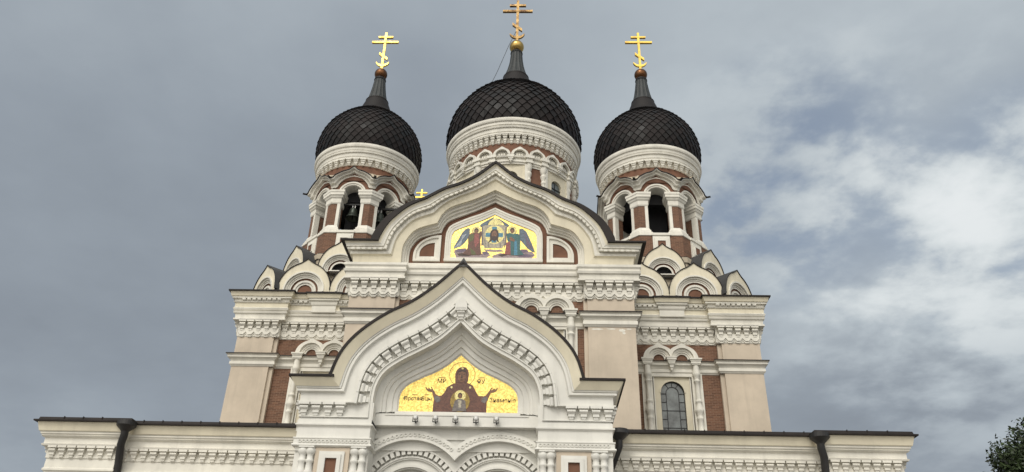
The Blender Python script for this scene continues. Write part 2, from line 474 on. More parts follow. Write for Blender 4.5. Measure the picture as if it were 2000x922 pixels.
# ------------------------------------------------------------------ repeated elements
def window_group(cx, yw, zs, zbot, glass=True):
    """twin keel-arched hood on two turned columns, with a pendant, round a leaded arched window; wall face at yw"""
    m = W
    hood = MB()
    for s in (-1, 1):
        ax = cx + s * 0.585
        out = []
        for i in range(41):
            th = 180 * (1 - i / 40); x = math.cos(rad(th)); z = math.sin(rad(th))
            k = max(0, 1 - abs(th - 90) / 22.0)
            out.append((ax + 0.80 * x, zs + 0.02 + 0.71 * z + 0.11 * k ** 1.6))
        lim = cx
        out = [(max(x, lim) if s > 0 else min(x, lim), z) for x, z in out]
        prev = out
        for r, y0, yb in ((0.66, -0.24, -0.20), (0.56, -0.27, -0.16), (0.44, -0.16, -0.10), (0.36, -0.12, -0.06), (0.275, -0.07, 0.0)):
            cur = [(ax + r * math.cos(rad(180 * (1 - i / 40))), zs + 0.02 + r * math.sin(rad(180 * (1 - i / 40)))) for i in range(41)]
            cur = [(max(x, lim) if s > 0 else min(x, lim), z) for x, z in cur]
            hood.ribbon(prev, yw + y0, cur, yw + y0, m); hood.ribbon(cur, yw + y0, cur, yw + yb, m)
            prev = cur
        hood.ribbon(out, yw - 0.24, out, yw, m)
        hood.box(ax + s * 0.275, ax + s * .80, yw - 0.22, yw, zs - 0.02, zs + 0.02, m)
    # pendant
    pr = [(0.24, 0.0), (0.24, -.10), (0.20, -.14), (0.15, -.30), (0.10, -.34), (0.09, -.47), (0.06, -.50), (0.045, -.60), (0.0, -.66)]
    for (w0, z0), (w1, z1) in zip(pr[:-1], pr[1:]):
        if z0 == z1: continue
        hood.loft([[(cx - w0, yw, zs + z0), (cx - w0, yw - w0 * .95 - .22, zs + z0), (cx + w0, yw - w0 * .95 - .22, zs + z0), (cx + w0, yw, zs + z0)],
                   [(cx - w1, yw, zs + z1), (cx - w1, yw - w1 * .95 - .22, zs + z1), (cx + w1, yw - w1 * .95 - .22, zs + z1), (cx + w1, yw, zs + z1)]], m)
    hood.box(cx - .27, cx + .27, yw - .47, yw, zs + .001, zs + .05, m)
    part(hood, 'twin_arch_hood')
    for s in (-1, 1):
        c = MB(); x = cx + s * 1.21; y = yw - 0.16
        for w0, z0, z1 in ((.31, 0.0, -.08), (.27, -.08, -.15), (.245, -.15, -.28), (.21, -.28, -.34)):
            c.box(x - w0, x + w0, yw - w0 - .12, yw, zs + z1, zs + z0 - .001, m)
        H = zs - .34 - zbot
        pr = [(.15, 0), (.16, -.04), (.155, -.20), (.17, -.30), (.19, -.42), (.20, -.50), (.16, -.56), (.13, -.70), (.115, -.74), (.16, -.77), (.165, -.84), (.12, -.88), (.115, -1.2), (.125, -1.72),
              (.12, -1.78), (.165, -1.82), (.165, -1.89), (.13, -1.93), (.13, -2.0), (.165, -2.15), (.215, -2.28), (.22, -2.34), (.18, -2.42), (.135, -2.56), (.13, -2.62), (.165, -2.66), (.165, -2.75), (.13, -2.8), (.14, -3.3), (.2, -3.34), (.2, -3.6)]
        c.lathe((x, y, zs - .34), pr, m, 18)
        c.box(x - .2, x + .2, yw - .36, yw, zbot - .6, zs - .34 - 3.6, m)
        part(c, 'turned_column')
    fr = MB()
    # white jamb and lintel, cream panel with arched opening
    zl = zs - .88
    fr.box(cx - 1.5, cx - .98, yw - .07, yw + .25, zbot - .5, zl + .16, m); fr.box(cx + .98, cx + 1.5, yw - .07, yw + .25, zbot - .5, zl + .16, m)
    fr.box(cx - .98, cx + .98, yw - .068, yw + .25, zl, zl + .158, m)
    fr.box(cx - .93, cx - .88, yw - .0, yw + .25, zbot - .5, zl, m); fr.box(cx + .88, cx + .93, yw - .0, yw + .25, zbot - .5, zl, m)
    zc = zs - 1.68; r = .60
    A = arc(cx, zc, r, 180, 0, 24); top = []
    for x, z in A:
        th = math.atan2(z - zc, x - cx); top.append((cx + max(-.88, min(.88, (x - cx) / max(abs(math.sin(th)), .35) * 1.02)), zl))
    top[0] = (cx - .88, zl); top[-1] = (cx + .88, zl)
    fr.ribbon(top, yw + .06, A, yw + .06, C); fr.ribbon(A, yw + .06, A, yw + .26, C)
    fr.face([(cx - .88, yw + .06, zl), (cx - .88, yw + .06, zc), (cx - r, yw + .06, zc)], C); fr.face([(cx + .88, yw + .06, zl), (cx + .88, yw + .06, zc), (cx + r, yw + .06, zc)], C)
    for s in (-1, 1):
        fr.box(min(cx + s * .88, cx + s * r), max(cx + s * .88, cx + s * r), yw + .06, yw + .26, zbot - .5, zc, C)
    R0 = arc(cx, zc, .66, 180, 0, 24); R1 = arc(cx, zc, .585, 180, 0, 24)
    fr.ribbon(R0, yw + .03, R1, yw + .03, C); fr.ribbon(R0, yw + .03, R0, yw + .07, C); fr.ribbon(R1, yw + .03, R1, yw + .1, C)
    f = part(fr, 'window_frame')
    if glass:
        p = MB(); A2 = arc(cx, zc, .60, 180, 0, 24)
        p.sheet([(cx - .6, zbot - .5)] + A2 + [(cx + .6, zbot - .5)], yw + .20, 'glass')
        part(p, 'window_pane')
        ld = MB(); y0, y1 = yw + .165, yw + .195
        def bar(x0, x1, z0, z1): ld.box(x0, x1, y0, y1, z0, z1, 'lead')
        for x in (-.31, .31): bar(cx + x - .016, cx + x + .016, zbot - .5, zc + .02)
        I0 = arc(cx, zc + .02, .326, 180, 0, 16); I1 = arc(cx, zc + .02, .294, 180, 0, 16)
        ld.ribbon(I0, y0, I1, y0, 'lead'); ld.ribbon(I1, y0, I1, y1, 'lead'); ld.ribbon(I0, y0, I0, y1, 'lead')
        for a in (55, 90, 125):
            p0 = (cx + .31 * math.cos(rad(a)), y0 + .01, zc + .02 + .31 * math.sin(rad(a))); p1 = (cx + .6 * math.cos(rad(a)), y0 + .01, zc + .6 * math.sin(rad(a)))
            ld.tube([p0, p1], .015, 'lead', 5)
        z = zc - .02; k = 0
        while z > zbot - .4:
            if k % 2 == 0 and k > 0: bar(cx - .6, cx + .6, z - .014, z + .014)
            else:
                bar(cx - .6, cx - .326, z - .014, z + .014); bar(cx + .326, cx + .6, z - .014, z + .014)
            z -= .43; k += 1
        E0 = arc(cx, zc, .60, 180, 0, 24); E1 = arc(cx, zc, .57, 180, 0, 24); ld.ribbon(E0, y0, E1, y0, 'lead'); ld.ribbon(E1, y0, E1, y1, 'lead')
        bar(cx - .6, cx - .57, zbot - .5, zc); bar(cx + .57, cx + .6, zbot - .5, zc)
        part(ld, 'window_leading')


def kokoshnik(M, Wd, H, radii, opening=False, depth=1.6):
    """keel-arched gable with recessed rings. local: x across, y into the wall, z up"""
    mb = MB(); mb.T = M; n = 40; z0 = 0.10 * Wd / 1.4
    O = []
    for i in range(n + 1):
        th = 180 * (1 - i / n); q = abs(th - 90)
        top = H * .88
        if q >= 20: x, z = Wd * math.cos(rad(th)), z0 + (top - z0) * math.sin(rad(th))
        else:
            xe, ze = Wd * math.cos(rad(70)), z0 + (top - z0) * math.sin(rad(70))
            u = q / 20.0; x = math.copysign(xe * u, math.cos(rad(th))) if q else 0.0
            z = ze + (H - ze) * (1 - u) * (0.66 + .34 * (1 - u))
        O.append((x, z))
    def ring(r): return [(r * math.cos(rad(180 * (1 - i / n))), z0 + r * math.sin(rad(180 * (1 - i / n)))) for i in range(n + 1)]
    prev = O; py = 0.0
    for r, y, mm in radii:
        cur = ring(r)
        if y != py: mb.ribbon(prev, py, prev, y, mm); 
        mb.ribbon(prev, y, cur, y, mm)
        for s in (0, -1):   # stilted feet down to z = 0
            a, b = prev[s], cur[s]
            mb.face([(a[0], y, a[1]), (b[0], y, b[1]), (b[0], y, 0), (a[0], y, 0)], mm)
            if y != py: mb.face([(a[0], py, a[1]), (a[0], y, a[1]), (a[0], y, 0), (a[0], py, 0)], mm)
        prev, py = cur, y
    inner = 'painted_brick'
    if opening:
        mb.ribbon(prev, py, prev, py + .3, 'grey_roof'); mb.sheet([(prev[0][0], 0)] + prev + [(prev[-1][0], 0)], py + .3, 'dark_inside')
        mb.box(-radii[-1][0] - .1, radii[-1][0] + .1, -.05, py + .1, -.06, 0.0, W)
    else:
        mb.ribbon(prev, py, prev, py + .06, W); mb.sheet([(prev[0][0], 0)] + prev + [(prev[-1][0], 0)], py + .06, inner)
    o = mb
    rf = MB(); rf.T = M
    E = [(x * 1.025, z0 + (z - z0) * 1.022 + .006) for x, z in O]
    rf.ribbon(O, -.05, E, -.05, 'roof_metal'); rf.ribbon(E, -.05, E, depth, 'grey_roof'); rf.ribbon(O, -.05, O, .02, 'roof_metal')
    rf.face([(x, depth, z) for x, z in E], 'grey_roof')
    a = part(mb, 'kokoshnik_gable')
    b = rf.build('gable_roof', a)
    return a


# ------------------------------------------------------------------ onion dome
def onion(cx, cy, keys, ntile, rmin, neck, orb, cross, name_big):
    prof = [Vector(k) for k in spline(keys, 8)]
    # core
    core = MB()
    core.lathe((cx, cy, 0), [(p.x - .03, p.y) for p in prof], 'dome_tile', 72)
    # arc length table
    S = [0.0]
    for a, b in zip(prof[:-1], prof[1:]): S.append(S[-1] + (b - a).length)
    def at(s):
        s = max(0, min(S[-1], s))
        for i in range(len(S) - 1):
            if S[i + 1] >= s:
                t = (s - S[i]) / max(1e-9, S[i + 1] - S[i]); p = prof[i].lerp(prof[i + 1], t); d = (prof[i + 1] - prof[i]).normalized()
                return p.x, p.y, d.y, -d.x
        p = prof[-1]; return p.x, p.y, 0, 1
    rows = [0.0]
    while True:
        r = at(rows[-1])[0]
        if r < rmin or rows[-1] >= S[-1] - .02: break
        rows.append(rows[-1] + r * 2 * math.pi / ntile * .56)
    lift = 0.085 * keys[1][0] / 3.4
    def pt(s, a, h):
        r, z, nr, nz = at(s); r += nr * h; z += nz * h
        return (cx + r * math.sin(a), cy - r * math.cos(a), z)
    da = 2 * math.pi / ntile
    for i in range(0, len(rows) - 1):
        sb = rows[i - 1] if i > 0 else -0.25 * 0; st = rows[i + 1]; sm = rows[i]
        for j in range(ntile):
            a = (j + (.5 if i % 2 else 0)) * da; k = random.uniform(.85, 1.15) * lift
            T = pt(st, a, 0.004); Lp = pt(sm, a - da / 2, k * .55); Rp = pt(sm, a + da / 2, k * .55); B = pt(sb, a, k)
            iT, iL, iR, iB = (core.vert(p) for p in (T, Lp, Rp, B))
            core.fidx((iT, iL, iB), 'dome_tile'); core.fidx((iT, iB, iR), 'dome_tile')
            l0 = core.vert(pt(sm, a - da / 2, -.02)); b0 = core.vert(pt(sb, a, -.02)); r0 = core.vert(pt(sm, a + da / 2, -.02))
            core.fidx((iL, l0, b0, iB), 'dome_tile'); core.fidx((iB, b0, r0, iR), 'dome_tile')
    dome = part(core, 'onion_dome')
    nk = MB(); ns = 16
    rings = []
    for i in range(ns * 4):
        a = 2 * math.pi * i / (ns * 4); rib = 1.0 if i % 4 else 1.055
        rings.append([(cx + r * (rib if q else 1) * math.sin(a), cy - r * (rib if q else 1) * math.cos(a), z) for r, z, q in neck])
    nk.loft(rings, ['dome_tile' if not (neck[i][2] or neck[i + 1][2]) else 'spire_metal' for i in range(len(neck) - 1)], closed=True, smooth=False)
    nk.build('spire', dome)
    ob = MB(); oz, orr, om = orb
    pr = [(orr * math.sin(rad(t)), -orr * math.cos(rad(t))) for t in range(0, 181, 10)]
    ob.lathe((cx, cy, oz), pr, om, 32); ob.build('orb', dome)
    cr = MB(); zb, zt, s, cmat = cross; H = zt - zb; t = .055 * s; d = .07 * s
    def cb(x0, x1, z0, z1, dd=0): cr.box(cx + x0, cx + x1, cy - d - dd, cy + d + dd, z0, z1, cmat)
    wv = .08 * s
    cb(-wv, wv, zb - .12, zt)
    z = zb + H * .735; cb(-.98 * s, .98 * s, z - .078 * s, z + .078 * s, .012)
    z = zb + H * .878; cb(-.54 * s, .54 * s, z - .07 * s, z + .07 * s, .012)
    z = zb + H * .335
    cr.prism([(cx - .32 * s, z + .16 * s), (cx - .32 * s, z + .38 * s), (cx + .32 * s, z - .16 * s), (cx + .32 * s, z - .38 * s)], cy - d - .014, cy + d + .014, cmat)
    # crescent
    o_ = arc(cx, zb + H * .19 + .02, .50 * s, 195, 345, 20); i_ = arc(cx, zb + H * .19 + .24 * s, .54 * s, 205, 335, 20)
    i_[0] = o_[0]; i_[-1] = o_[-1]
    cr.ribbon(o_, cy - d - .01, i_, cy - d - .01, cmat); cr.ribbon(o_, cy + d, i_, cy + d, cmat); cr.ribbon(o_, cy - d - .01, o_, cy + d, cmat); cr.ribbon(i_, cy - d - .01, i_, cy + d, cmat)
    cr.build('cross', dome)
    return dome


# ------------------------------------------------------------------ main body and rear masses
def main_body():
    b = MB()
    b.box(-12.9, 12.9, 44, 72, 0, 19.0, BG)
    b.box(-7, 7, 43, 72, 18.9, 23, BG)
    b.box(-5.6, 5.6, 48.6, 59.6, 22.9, 29, W)
    part(b, 'nave_body')
    r = MB(); r.box(-13.2, 13.2, 43.8, 72.3, 19.01, 19.25, 'grey_roof')
    r.box(-7.2, 7.2, 43.0, 72.2, 23.01, 23.3, 'grey_roof'); part(r, 'nave_roof')


main_body()


# ------------------------------------------------------------------ central drum
def main_drum():
    cx, cy = 0.0, 54.04
    w = MB()
    # wall: bays of 45 degrees: 29 for a window, 16 for a brick panel
    z0, z1 = 28.5, 36.0
    for k in range(8):
        a = 45 * k
        w.lathe((cx, cy, 0), [(4.95, z0), (4.95, z1)], 'painted_brick', 4, True, a + 14.5, a + 30.5)
        w.lathe((cx, cy, 0), [(5.0, 35.55), (5.0, 35.72)], W, 4, True, a + 14.5, a + 30.5)
        # window bay with arched opening in local frame
        A = rad(a); M = Matrix.Translation((cx, cy, 0)) @ Matrix.Rotation(A, 4, 'Z')
        w.T = M; y = -4.92; zc = 34.60; r = .56
        AR = arc(0, zc, r, 180, 0, 16); top = [(max(-1.2, min(1.2, x * 2.3)), 35.72) for x, z in AR]; top[0] = (-1.2, 35.72); top[-1] = (1.2, 35.72)
        w.ribbon(top, y, AR, y, C); w.ribbon(AR, y, AR, y + .35, C)
        for s in (-1, 1):
            w.face([(s * 1.2, y, 35.72), (s * 1.2, y, zc), (s * r, y, zc)], C)
            w.face([(s * 1.2, y, zc), (s * r, y, zc), (s * r, y, z0), (s * 1.2, y, z0)], C)
            w.face([(s * r, y, zc), (s * r, y + .35, zc), (s * r, y + .35, z0), (s * r, y, z0)], C)
            w.box(min(s * 1.08, s * 1.3), max(s * 1.08, s * 1.3), y - .12, y + .2, z0, 35.72, W)
        w.T = None
    w.lathe((cx, cy, 0), [(4.7, 28.5), (4.7, 36.2)], 'painted_brick', 64)
    # entablature over the columns
    w.lathe((cx, cy, 0), [(4.9, 35.70), (5.08, 35.72), (5.08, 35.86), (5.16, 35.88), (5.16, 36.02), (5.10, 36.04), (5.10, 36.20), (5.24, 36.24), (5.28, 36.36), (5.2, 36.40), (5.0, 36.45), (4.95, 36.5), (4.95, 37.8)],
            [W] * 11 + ['painted_brick'], 144, False)
    drum = part(w, 'main_drum')
    for k in range(8):
        p = MB(); p.T = Matrix.Translation((cx, cy, 0)) @ Matrix.Rotation(rad(45 * k), 4, 'Z')
        A2 = arc(0, 34.60, .56, 180, 0, 16); p.sheet([(-.56, 28.6)] + A2 + [(.56, 28.6)], -4.72, 'glass')
        for zz in (33.6, 34.5): p.box(-.56, .56, -4.78, -4.74, zz, zz + .05, 'lead')
        p.box(-.025, .025, -4.755, -4.715, 29, 35, 'lead')
        p.build('window_pane', drum)
        for s in (-1, 1):
            c = MB(); a = rad(45 * k + s * 15.6); x, y = cx + 5.02 * math.sin(a), cy - 5.02 * math.cos(a)
            c.lathe((x, y, 0), [(.2, 28.6), (.2, 33.6), (.17, 33.65), (.17, 34.3), (.2, 34.34), (.2, 34.42), (.16, 34.46), (.15, 34.62), (.22, 34.78), (.24, 34.9), (.24, 35.02), (.17, 35.1), (.2, 35.16), (.25, 35.36), (.27, 35.55), (.27, 35.8)], W, 14)
            c.T = Matrix.Translation((cx, cy, 0)) @ Matrix.Rotation(a, 4, 'Z')
            c.box(-.3, .3, -5.34, -5.0, 35.8, 35.95, W); c.box(-.24, .24, -5.28, -5.0, 35.95, 36.2, W); c.box(-.34, .34, -5.38, -5.0, 36.2, 36.42, W)
            c.build('colonnette', drum)
    # scalloped shell frieze: 24 keel shells
    sh = MB()
    for k in range(24):
        a = 15 * k + 7.5; sh.T = Matrix.Translation((cx, cy, 0)) @ Matrix.Rotation(rad(a), 4, 'Z')
        n = 20; O = []
        for i in range(n + 1):
            th = 180 * (1 - i / n); q = max(0, 1 - abs(th - 90) / 24)
            O.append((.67 * math.cos(rad(th)), 36.44 + .60 * math.sin(rad(th)) + .14 * q))
        prev = O; sh.ribbon(O, -5.30, O, -4.9, W)
        for r, y, yb in ((.55, -5.30, -5.22), (.47, -5.34, -5.12), (.36, -5.06, -5.0), (.0, -5.0, -5.0)):
            cur = [(r * math.cos(rad(180 * (1 - i / n))), 36.44 + r * .95 * math.sin(rad(180 * (1 - i / n)))) for i in range(n + 1)]
            sh.ribbon(prev, y, cur, y, W); sh.ribbon(cur, y, cur, yb, W); prev = cur
        for i in range(3):
            sh.box(-.28 + .19 * i, -.28 + .19 * i + .13, -5.16, -4.9, 36.45, 36.62, W)
        if k % 3 == 0 or True:
            pass
    sh.T = None
    for k in range(8):   # pendant between the two shells over each window
        sh.T = Matrix.Translation((cx, cy, 0)) @ Matrix.Rotation(rad(45 * k), 4, 'Z')
        for w0, za, zb in ((.26, 36.42, 36.2), (.2, 36.2, 36.08), (.13, 36.08, 35.92), (.06, 35.92, 35.8)): sh.box(-w0, w0, -5.22 - w0 * .5, -5.0, zb, za, W)
    sh.T = None
    sh.build('shell_frieze', drum)
    cb = MB()
    cb.lathe((cx, cy, 0), [(4.9, 37.70), (4.97, 37.74), (4.97, 38.2)], W, 96)
    n = 66
    for k in range(n):
        M = Matrix.Translation((cx, cy, 0)) @ Matrix.Rotation(2 * math.pi * k / n, 4, 'Z')
        corbel(cb, M @ Matrix.Translation((0, -4.97, 38.42)), .44, .80, .30, W)
    cb.lathe((cx, cy, 0), [(4.95, 38.36), (5.30, 38.38), (5.30, 38.52), (5.22, 38.54), (5.30, 38.60), (5.30, 38.92), (5.40, 38.95), (5.44, 39.08), (5.38, 39.12), (5.46, 39.18), (5.46, 39.40), (5.56, 39.46), (5.60, 39.58), (5.60, 39.74), (5.42, 39.80), (5.0, 39.9)], W, 176, False)
    cb.build('drum_cornice', drum)
    return drum


drum = main_drum()
onion(0, 54.04, [(5.29, 39.72), (5.53, 40.4), (5.57, 41.25), (5.44, 42.12), (5.08, 43.24), (4.31, 44.45), (3.4, 45.38), (2.31, 46.10), (1.2, 46.6)], 46, 1.5,
      [(2.1, 46.15, 0), (1.66, 46.75, 0), (1.36, 47.55, 0), (1.15, 48.2, 0), (1.16, 48.36, 0), (1.02, 48.42, 0), (.93, 48.7, 1), (.78, 49.2, 1), (.64, 49.85, 1), (.56, 50.4, 1), (.50, 51.2, 1), (.56, 51.3, 0), (.52, 51.45, 0), (.3, 51.6, 0)],
      (52.12, .66, 'orb_gilding'), (52.85, 57.95, 1.42, 'worn_gilding'), True)
wire = MB(); wire.tube([(-.12, 53.9, 53.9), (-.7, 53.2, 51.5), (-1.6, 52.9, 48.2), (-2.35, 52.6, 45.75)], .022, 'iron', 5)
part(wire, 'lightning_cable')


# ------------------------------------------------------------------ bell towers
A_OCT = 2.85
T225 = math.tan(rad(22.5))


def oct_plan(mb, prof, mats):
    mb.plan(octagon(1.0), [(o - 1.0, z) for o, z in prof], mats, True)


def octagon(a, rot=0):
    """ccw octagon with apothem a, first face towards -y"""
    R = a / math.cos(rad(22.5))
    return [(R * math.sin(rad(45 * k - 22.5)), -R * math.cos(rad(45 * k - 22.5))) for k in range(8)]


def bell_tower(cx, cy):
    T0 = Matrix.Translation((cx, cy, 0))
    base = MB(); base.T = T0
    # stone skirt and parapet
    oct_plan(base, [(3.22, 20.5), (3.22, 22.8), (3.20, 23.2), (3.0, 23.4)], 'stone_skirt')
    oct_plan(base, [(3.30, 22.9), (3.30, 23.24), (3.26, 23.30), (3.0, 23.42)], ['stone_skirt', 'roof_metal', 'roof_metal'])
    oct_plan(base, [(3.05, 23.2), (3.05, 24.78), (3.10, 24.80), (3.10, 24.9), (2.9, 24.92), (2.1, 24.93)], [BR, W, W, W, 'grey_roof'])
    tower = part(base, 'bell_tower')
    for k in range(8):
        base = MB(); base.T = T0 @ Matrix.Rotation(rad(45 * k), 4, 'Z'); y = -3.05
        base.box(-.50, .50, y - .06, y + .1, 23.55, 24.775, W)
        base.box(-.40, .40, y - .11, y - .05, 23.65, 24.6, W); base.box(-.23, .23, y - .125, y - .105, 23.9, 24.38, 'painted_brick')
        for s in (-1, 1): base.box(min(s * .23, s * .29), max(s * .23, s * .29), y - .16, y - .1, 23.84, 24.44, W)
        base.box(-.23, .23, y - .158, y - .1, 24.38, 24.44, W); base.box(-.23, .23, y - .158, y - .1, 23.84, 23.9, W)
        base.box(-.56, .56, y - .12, y + .3, 24.78, 24.93, W)
        base.build('parapet_panel', tower)
    # piers at the eight corners
    a = A_OCT; ow = .66
    for k in range(8):
        p = MB(); p.T = T0 @ Matrix.Rotation(rad(45 * k), 4, 'Z')
        V = Vector((a * T225, -a)); vd = V.normalized()
        P1 = Vector((ow, -a)); P0 = Vector((ow, -a + .75))
        refl = lambda q: 2 * vd * q.dot(vd) - q
        path = [tuple(P0), tuple(P1), tuple(V), tuple(refl(P1)), tuple(refl(P0))]
        p.plan(path, [(0, 25.4), (0, 27.1)], BR)
        p.plan(path, [(.0, 24.7), (.20, 24.92), (.20, 25.05), (.13, 25.10), (.13, 25.2), (.07, 25.28), (.03, 25.42), (0.0, 25.44)], W)
        p.plan(path, [(0, 26.93), (.04, 26.95), (.07, 27.02), (.07, 27.3), (.13, 27.36), (.17, 27.48), (.22, 27.5), (.22, 27.66), (.25, 27.7), (.25, 27.84), (.0, 27.88)], W)
        # white corner strips
        for f in (False, True):
            q0 = Vector((ow - .035, -a - .035)); q1 = Vector((ow + .15, -a - .035)); q2 = Vector((ow + .15, -a + .05)); q3 = Vector((ow - .035, -a + .3))
            qs = [q0, q1, q2, q3]
            if f: qs = [refl(q) for q in qs]
            p.loft([[(q.x, q.y, 25.42) for q in qs + qs[:1]], [(q.x, q.y, 26.95) for q in qs + qs[:1]]], W)
        p.build('corner_pier', tower)
    # arches and keeled canopy, one per face
    for k in range(8):
        M = T0 @ Matrix.Rotation(rad(45 * k), 4, 'Z')
        f = MB(); f.T = M; y = -a
        rO, rI = .84, .64; zc = 27.66; hw = a * T225
        keysB = [(hw, 28.06), (1.06, 28.06), (.95, 28.14), (.84, 28.40), (.6, 28.68), (.3, 28.83), (.0, 28.90)]
        B = mirror(spline(keysB, 5, (1,)))
        n = len(B) - 1
        def arcn(r):
            m_ = n // 2; half = []
            for i in range(m_ + 1):
                t = i / m_; th = 90 * t
                half.append((r * math.cos(rad(th)), zc + r * math.sin(rad(th))))
            return mirror(half)
        AO = arcn(rO)
        AO[0] = (-hw, zc); AO[-1] = (hw, zc)
        f.ribbon(B, y, AO, y, 'painted_brick')
        R1 = arcn(.86); R2 = arcn(rI); f.ribbon(R1, y - .09, arcn(.76), y - .09, W); f.ribbon(R1, y - .09, R1, y + .02, W); f.ribbon(arcn(.76), y - .09, arcn(.74), y - .03, W)
        f.ribbon(arcn(.74), y - .03, arcn(.66), y - .03, W); f.ribbon(arcn(.66), y - .03, R2, y + .02, W); f.ribbon(R2, y + .02, R2, y + .85, 'porch_white')
        f.build('tower_arch', tower)
        c = MB(); c.T = M
        # canopy mouldings swell outwards from the brick (B) to the roof edge (O)
        def scaled(keys, ap): return [(x / hw * ap * T225 if i < 2 else x, z) for i, (x, z) in enumerate(keys)]
        Ok = [(hw, 28.56), (1.10, 28.56), (1.02, 28.60), (.92, 28.78), (.62, 29.02), (.26, 29.16), (0.0, 29.42)]
        steps = [(0.0, .04), (.0, .10), (.16, .12), (.18, .06), (.42, .10), (.44, .26), (.62, .30), (.64, .24), (.80, .34), (.82, .44), (1.0, .46)]
        Bs = mirror(spline(keysB, 5, (1,))); Os = mirror(spline(Ok, 5, (1,)))
        rings = []
        for p, q in zip(Bs, Os):
            ring = []
            for t, o in steps:
                x = p[0] + (q[0] - p[0]) * t; z = p[1] + (q[1] - p[1]) * t
                fx = (a + o) / a if abs(p[0]) > .9 else 1 + (o / a) * (abs(p[0]) / .9) ** 3
                ring.append((x * fx, -a - o, z))
            rings.append(ring)
        c.loft(rings, [W] * (len(steps) - 1))
        # roof edge and the sloping cream top back to the drum
        r2 = []
        for p, q in zip(Bs, Os):
            fx = (a + .46) / a if abs(p[0]) > .9 else 1 + (.46 / a) * (abs(p[0]) / .9) ** 3
            fx2 = (a + .52) / a if abs(p[0]) > .9 else 1 + (.52 / a) * (abs(p[0]) / .9) ** 3
            r2.append([(q[0] * fx, -a - .46, q[1]), (q[0] * fx2, -a - .52, q[1] + .0), (q[0] * fx2, -a - .52, q[1] + .05), (q[0] * .88, -2.6, 29.40 if abs(q[0]) > .05 else 29.5)])
        c.loft(r2, ['roof_metal', 'roof_metal', 'stone_skirt'])
        # small dark spout at the corner
        c.build('arch_canopy', tower)
        sp = MB(); sp.T = T0 @ Matrix.Rotation(rad(45 * k + 22.5), 4, 'Z')
        sp.box(-.07, .07, -3.86, -3.3, 28.52, 28.57, 'roof_metal'); sp.build('gutter_spout', tower)
    # drum above, corbel ring and cornice
    d = MB(); d.T = T0
    d.lathe((0, 0, 0), [(2.95, 28.6), (2.95, 29.75)], 'painted_brick', 72)
    d.lathe((0, 0, 0), [(2.95, 29.72), (3.0, 29.74), (3.0, 30.1)], W, 72)
    n = 44
    for k in range(n):
        corbel(d, Matrix.Rotation(2 * math.pi * k / n, 4, 'Z') @ Matrix.Translation((0, -3.0, 30.14)), .40, .46, .22, W)
    d.lathe((0, 0, 0), [(2.9, 30.10), (3.22, 30.12), (3.22, 30.2), (3.17, 30.22), (3.22, 30.28), (3.24, 30.5), (3.32, 30.53), (3.34, 30.62), (3.30, 30.65), (3.34, 30.70), (3.36, 30.85), (3.43, 30.9), (3.46, 31.0), (3.46, 31.14), (3.36, 31.2), (3.0, 31.25)], W, 144, False)
    d.T = None
    d.build('drum_cornice', tower)
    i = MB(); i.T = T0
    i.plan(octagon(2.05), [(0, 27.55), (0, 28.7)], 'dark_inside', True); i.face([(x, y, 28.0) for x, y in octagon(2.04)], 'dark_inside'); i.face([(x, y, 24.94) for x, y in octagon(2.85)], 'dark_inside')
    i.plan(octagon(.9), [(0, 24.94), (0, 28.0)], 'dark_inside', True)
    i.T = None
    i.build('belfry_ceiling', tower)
    return tower


TX, TY = 9.35, 43.63
towers = {}
towers['right'] = bell_tower(TX, TY)
towers['left'] = copy_tree(towers['right'], (-2 * TX, 0, 0), cath)
copy_tree(towers['right'], (-2 * TX, 21.42, 0), cath); copy_tree(towers['right'], (0, 21.42, 0), cath)

DK = [(3.22, 31.12), (3.42, 31.75), (3.48, 32.35), (3.40, 33.05), (3.13, 33.85), (2.6, 34.62), (1.95, 35.25), (1.3, 35.72), (.7, 36.02)]
dm = onion(TX, TY, DK, 44, 1.0,
           [(1.4, 35.68, 0), (1.12, 36.15, 0), (.93, 36.7, 0), (.80, 37.05, 0), (.81, 37.15, 0), (.70, 37.19, 0), (.63, 37.42, 1), (.54, 37.85, 1), (.46, 38.4, 1), (.38, 39.1, 1), (.43, 39.16, 0), (.40, 39.3, 0), (.2, 39.4, 0)],
           (39.75, .46, 'orb_bronze'), (40.3, 43.77, 1.0, 'gilding'), False)
copy_tree(dm, (-2 * TX, 0, 0), cath); copy_tree(dm, (-2 * TX, 21.42, 0), cath); copy_tree(dm, (0, 21.42, 0), cath)


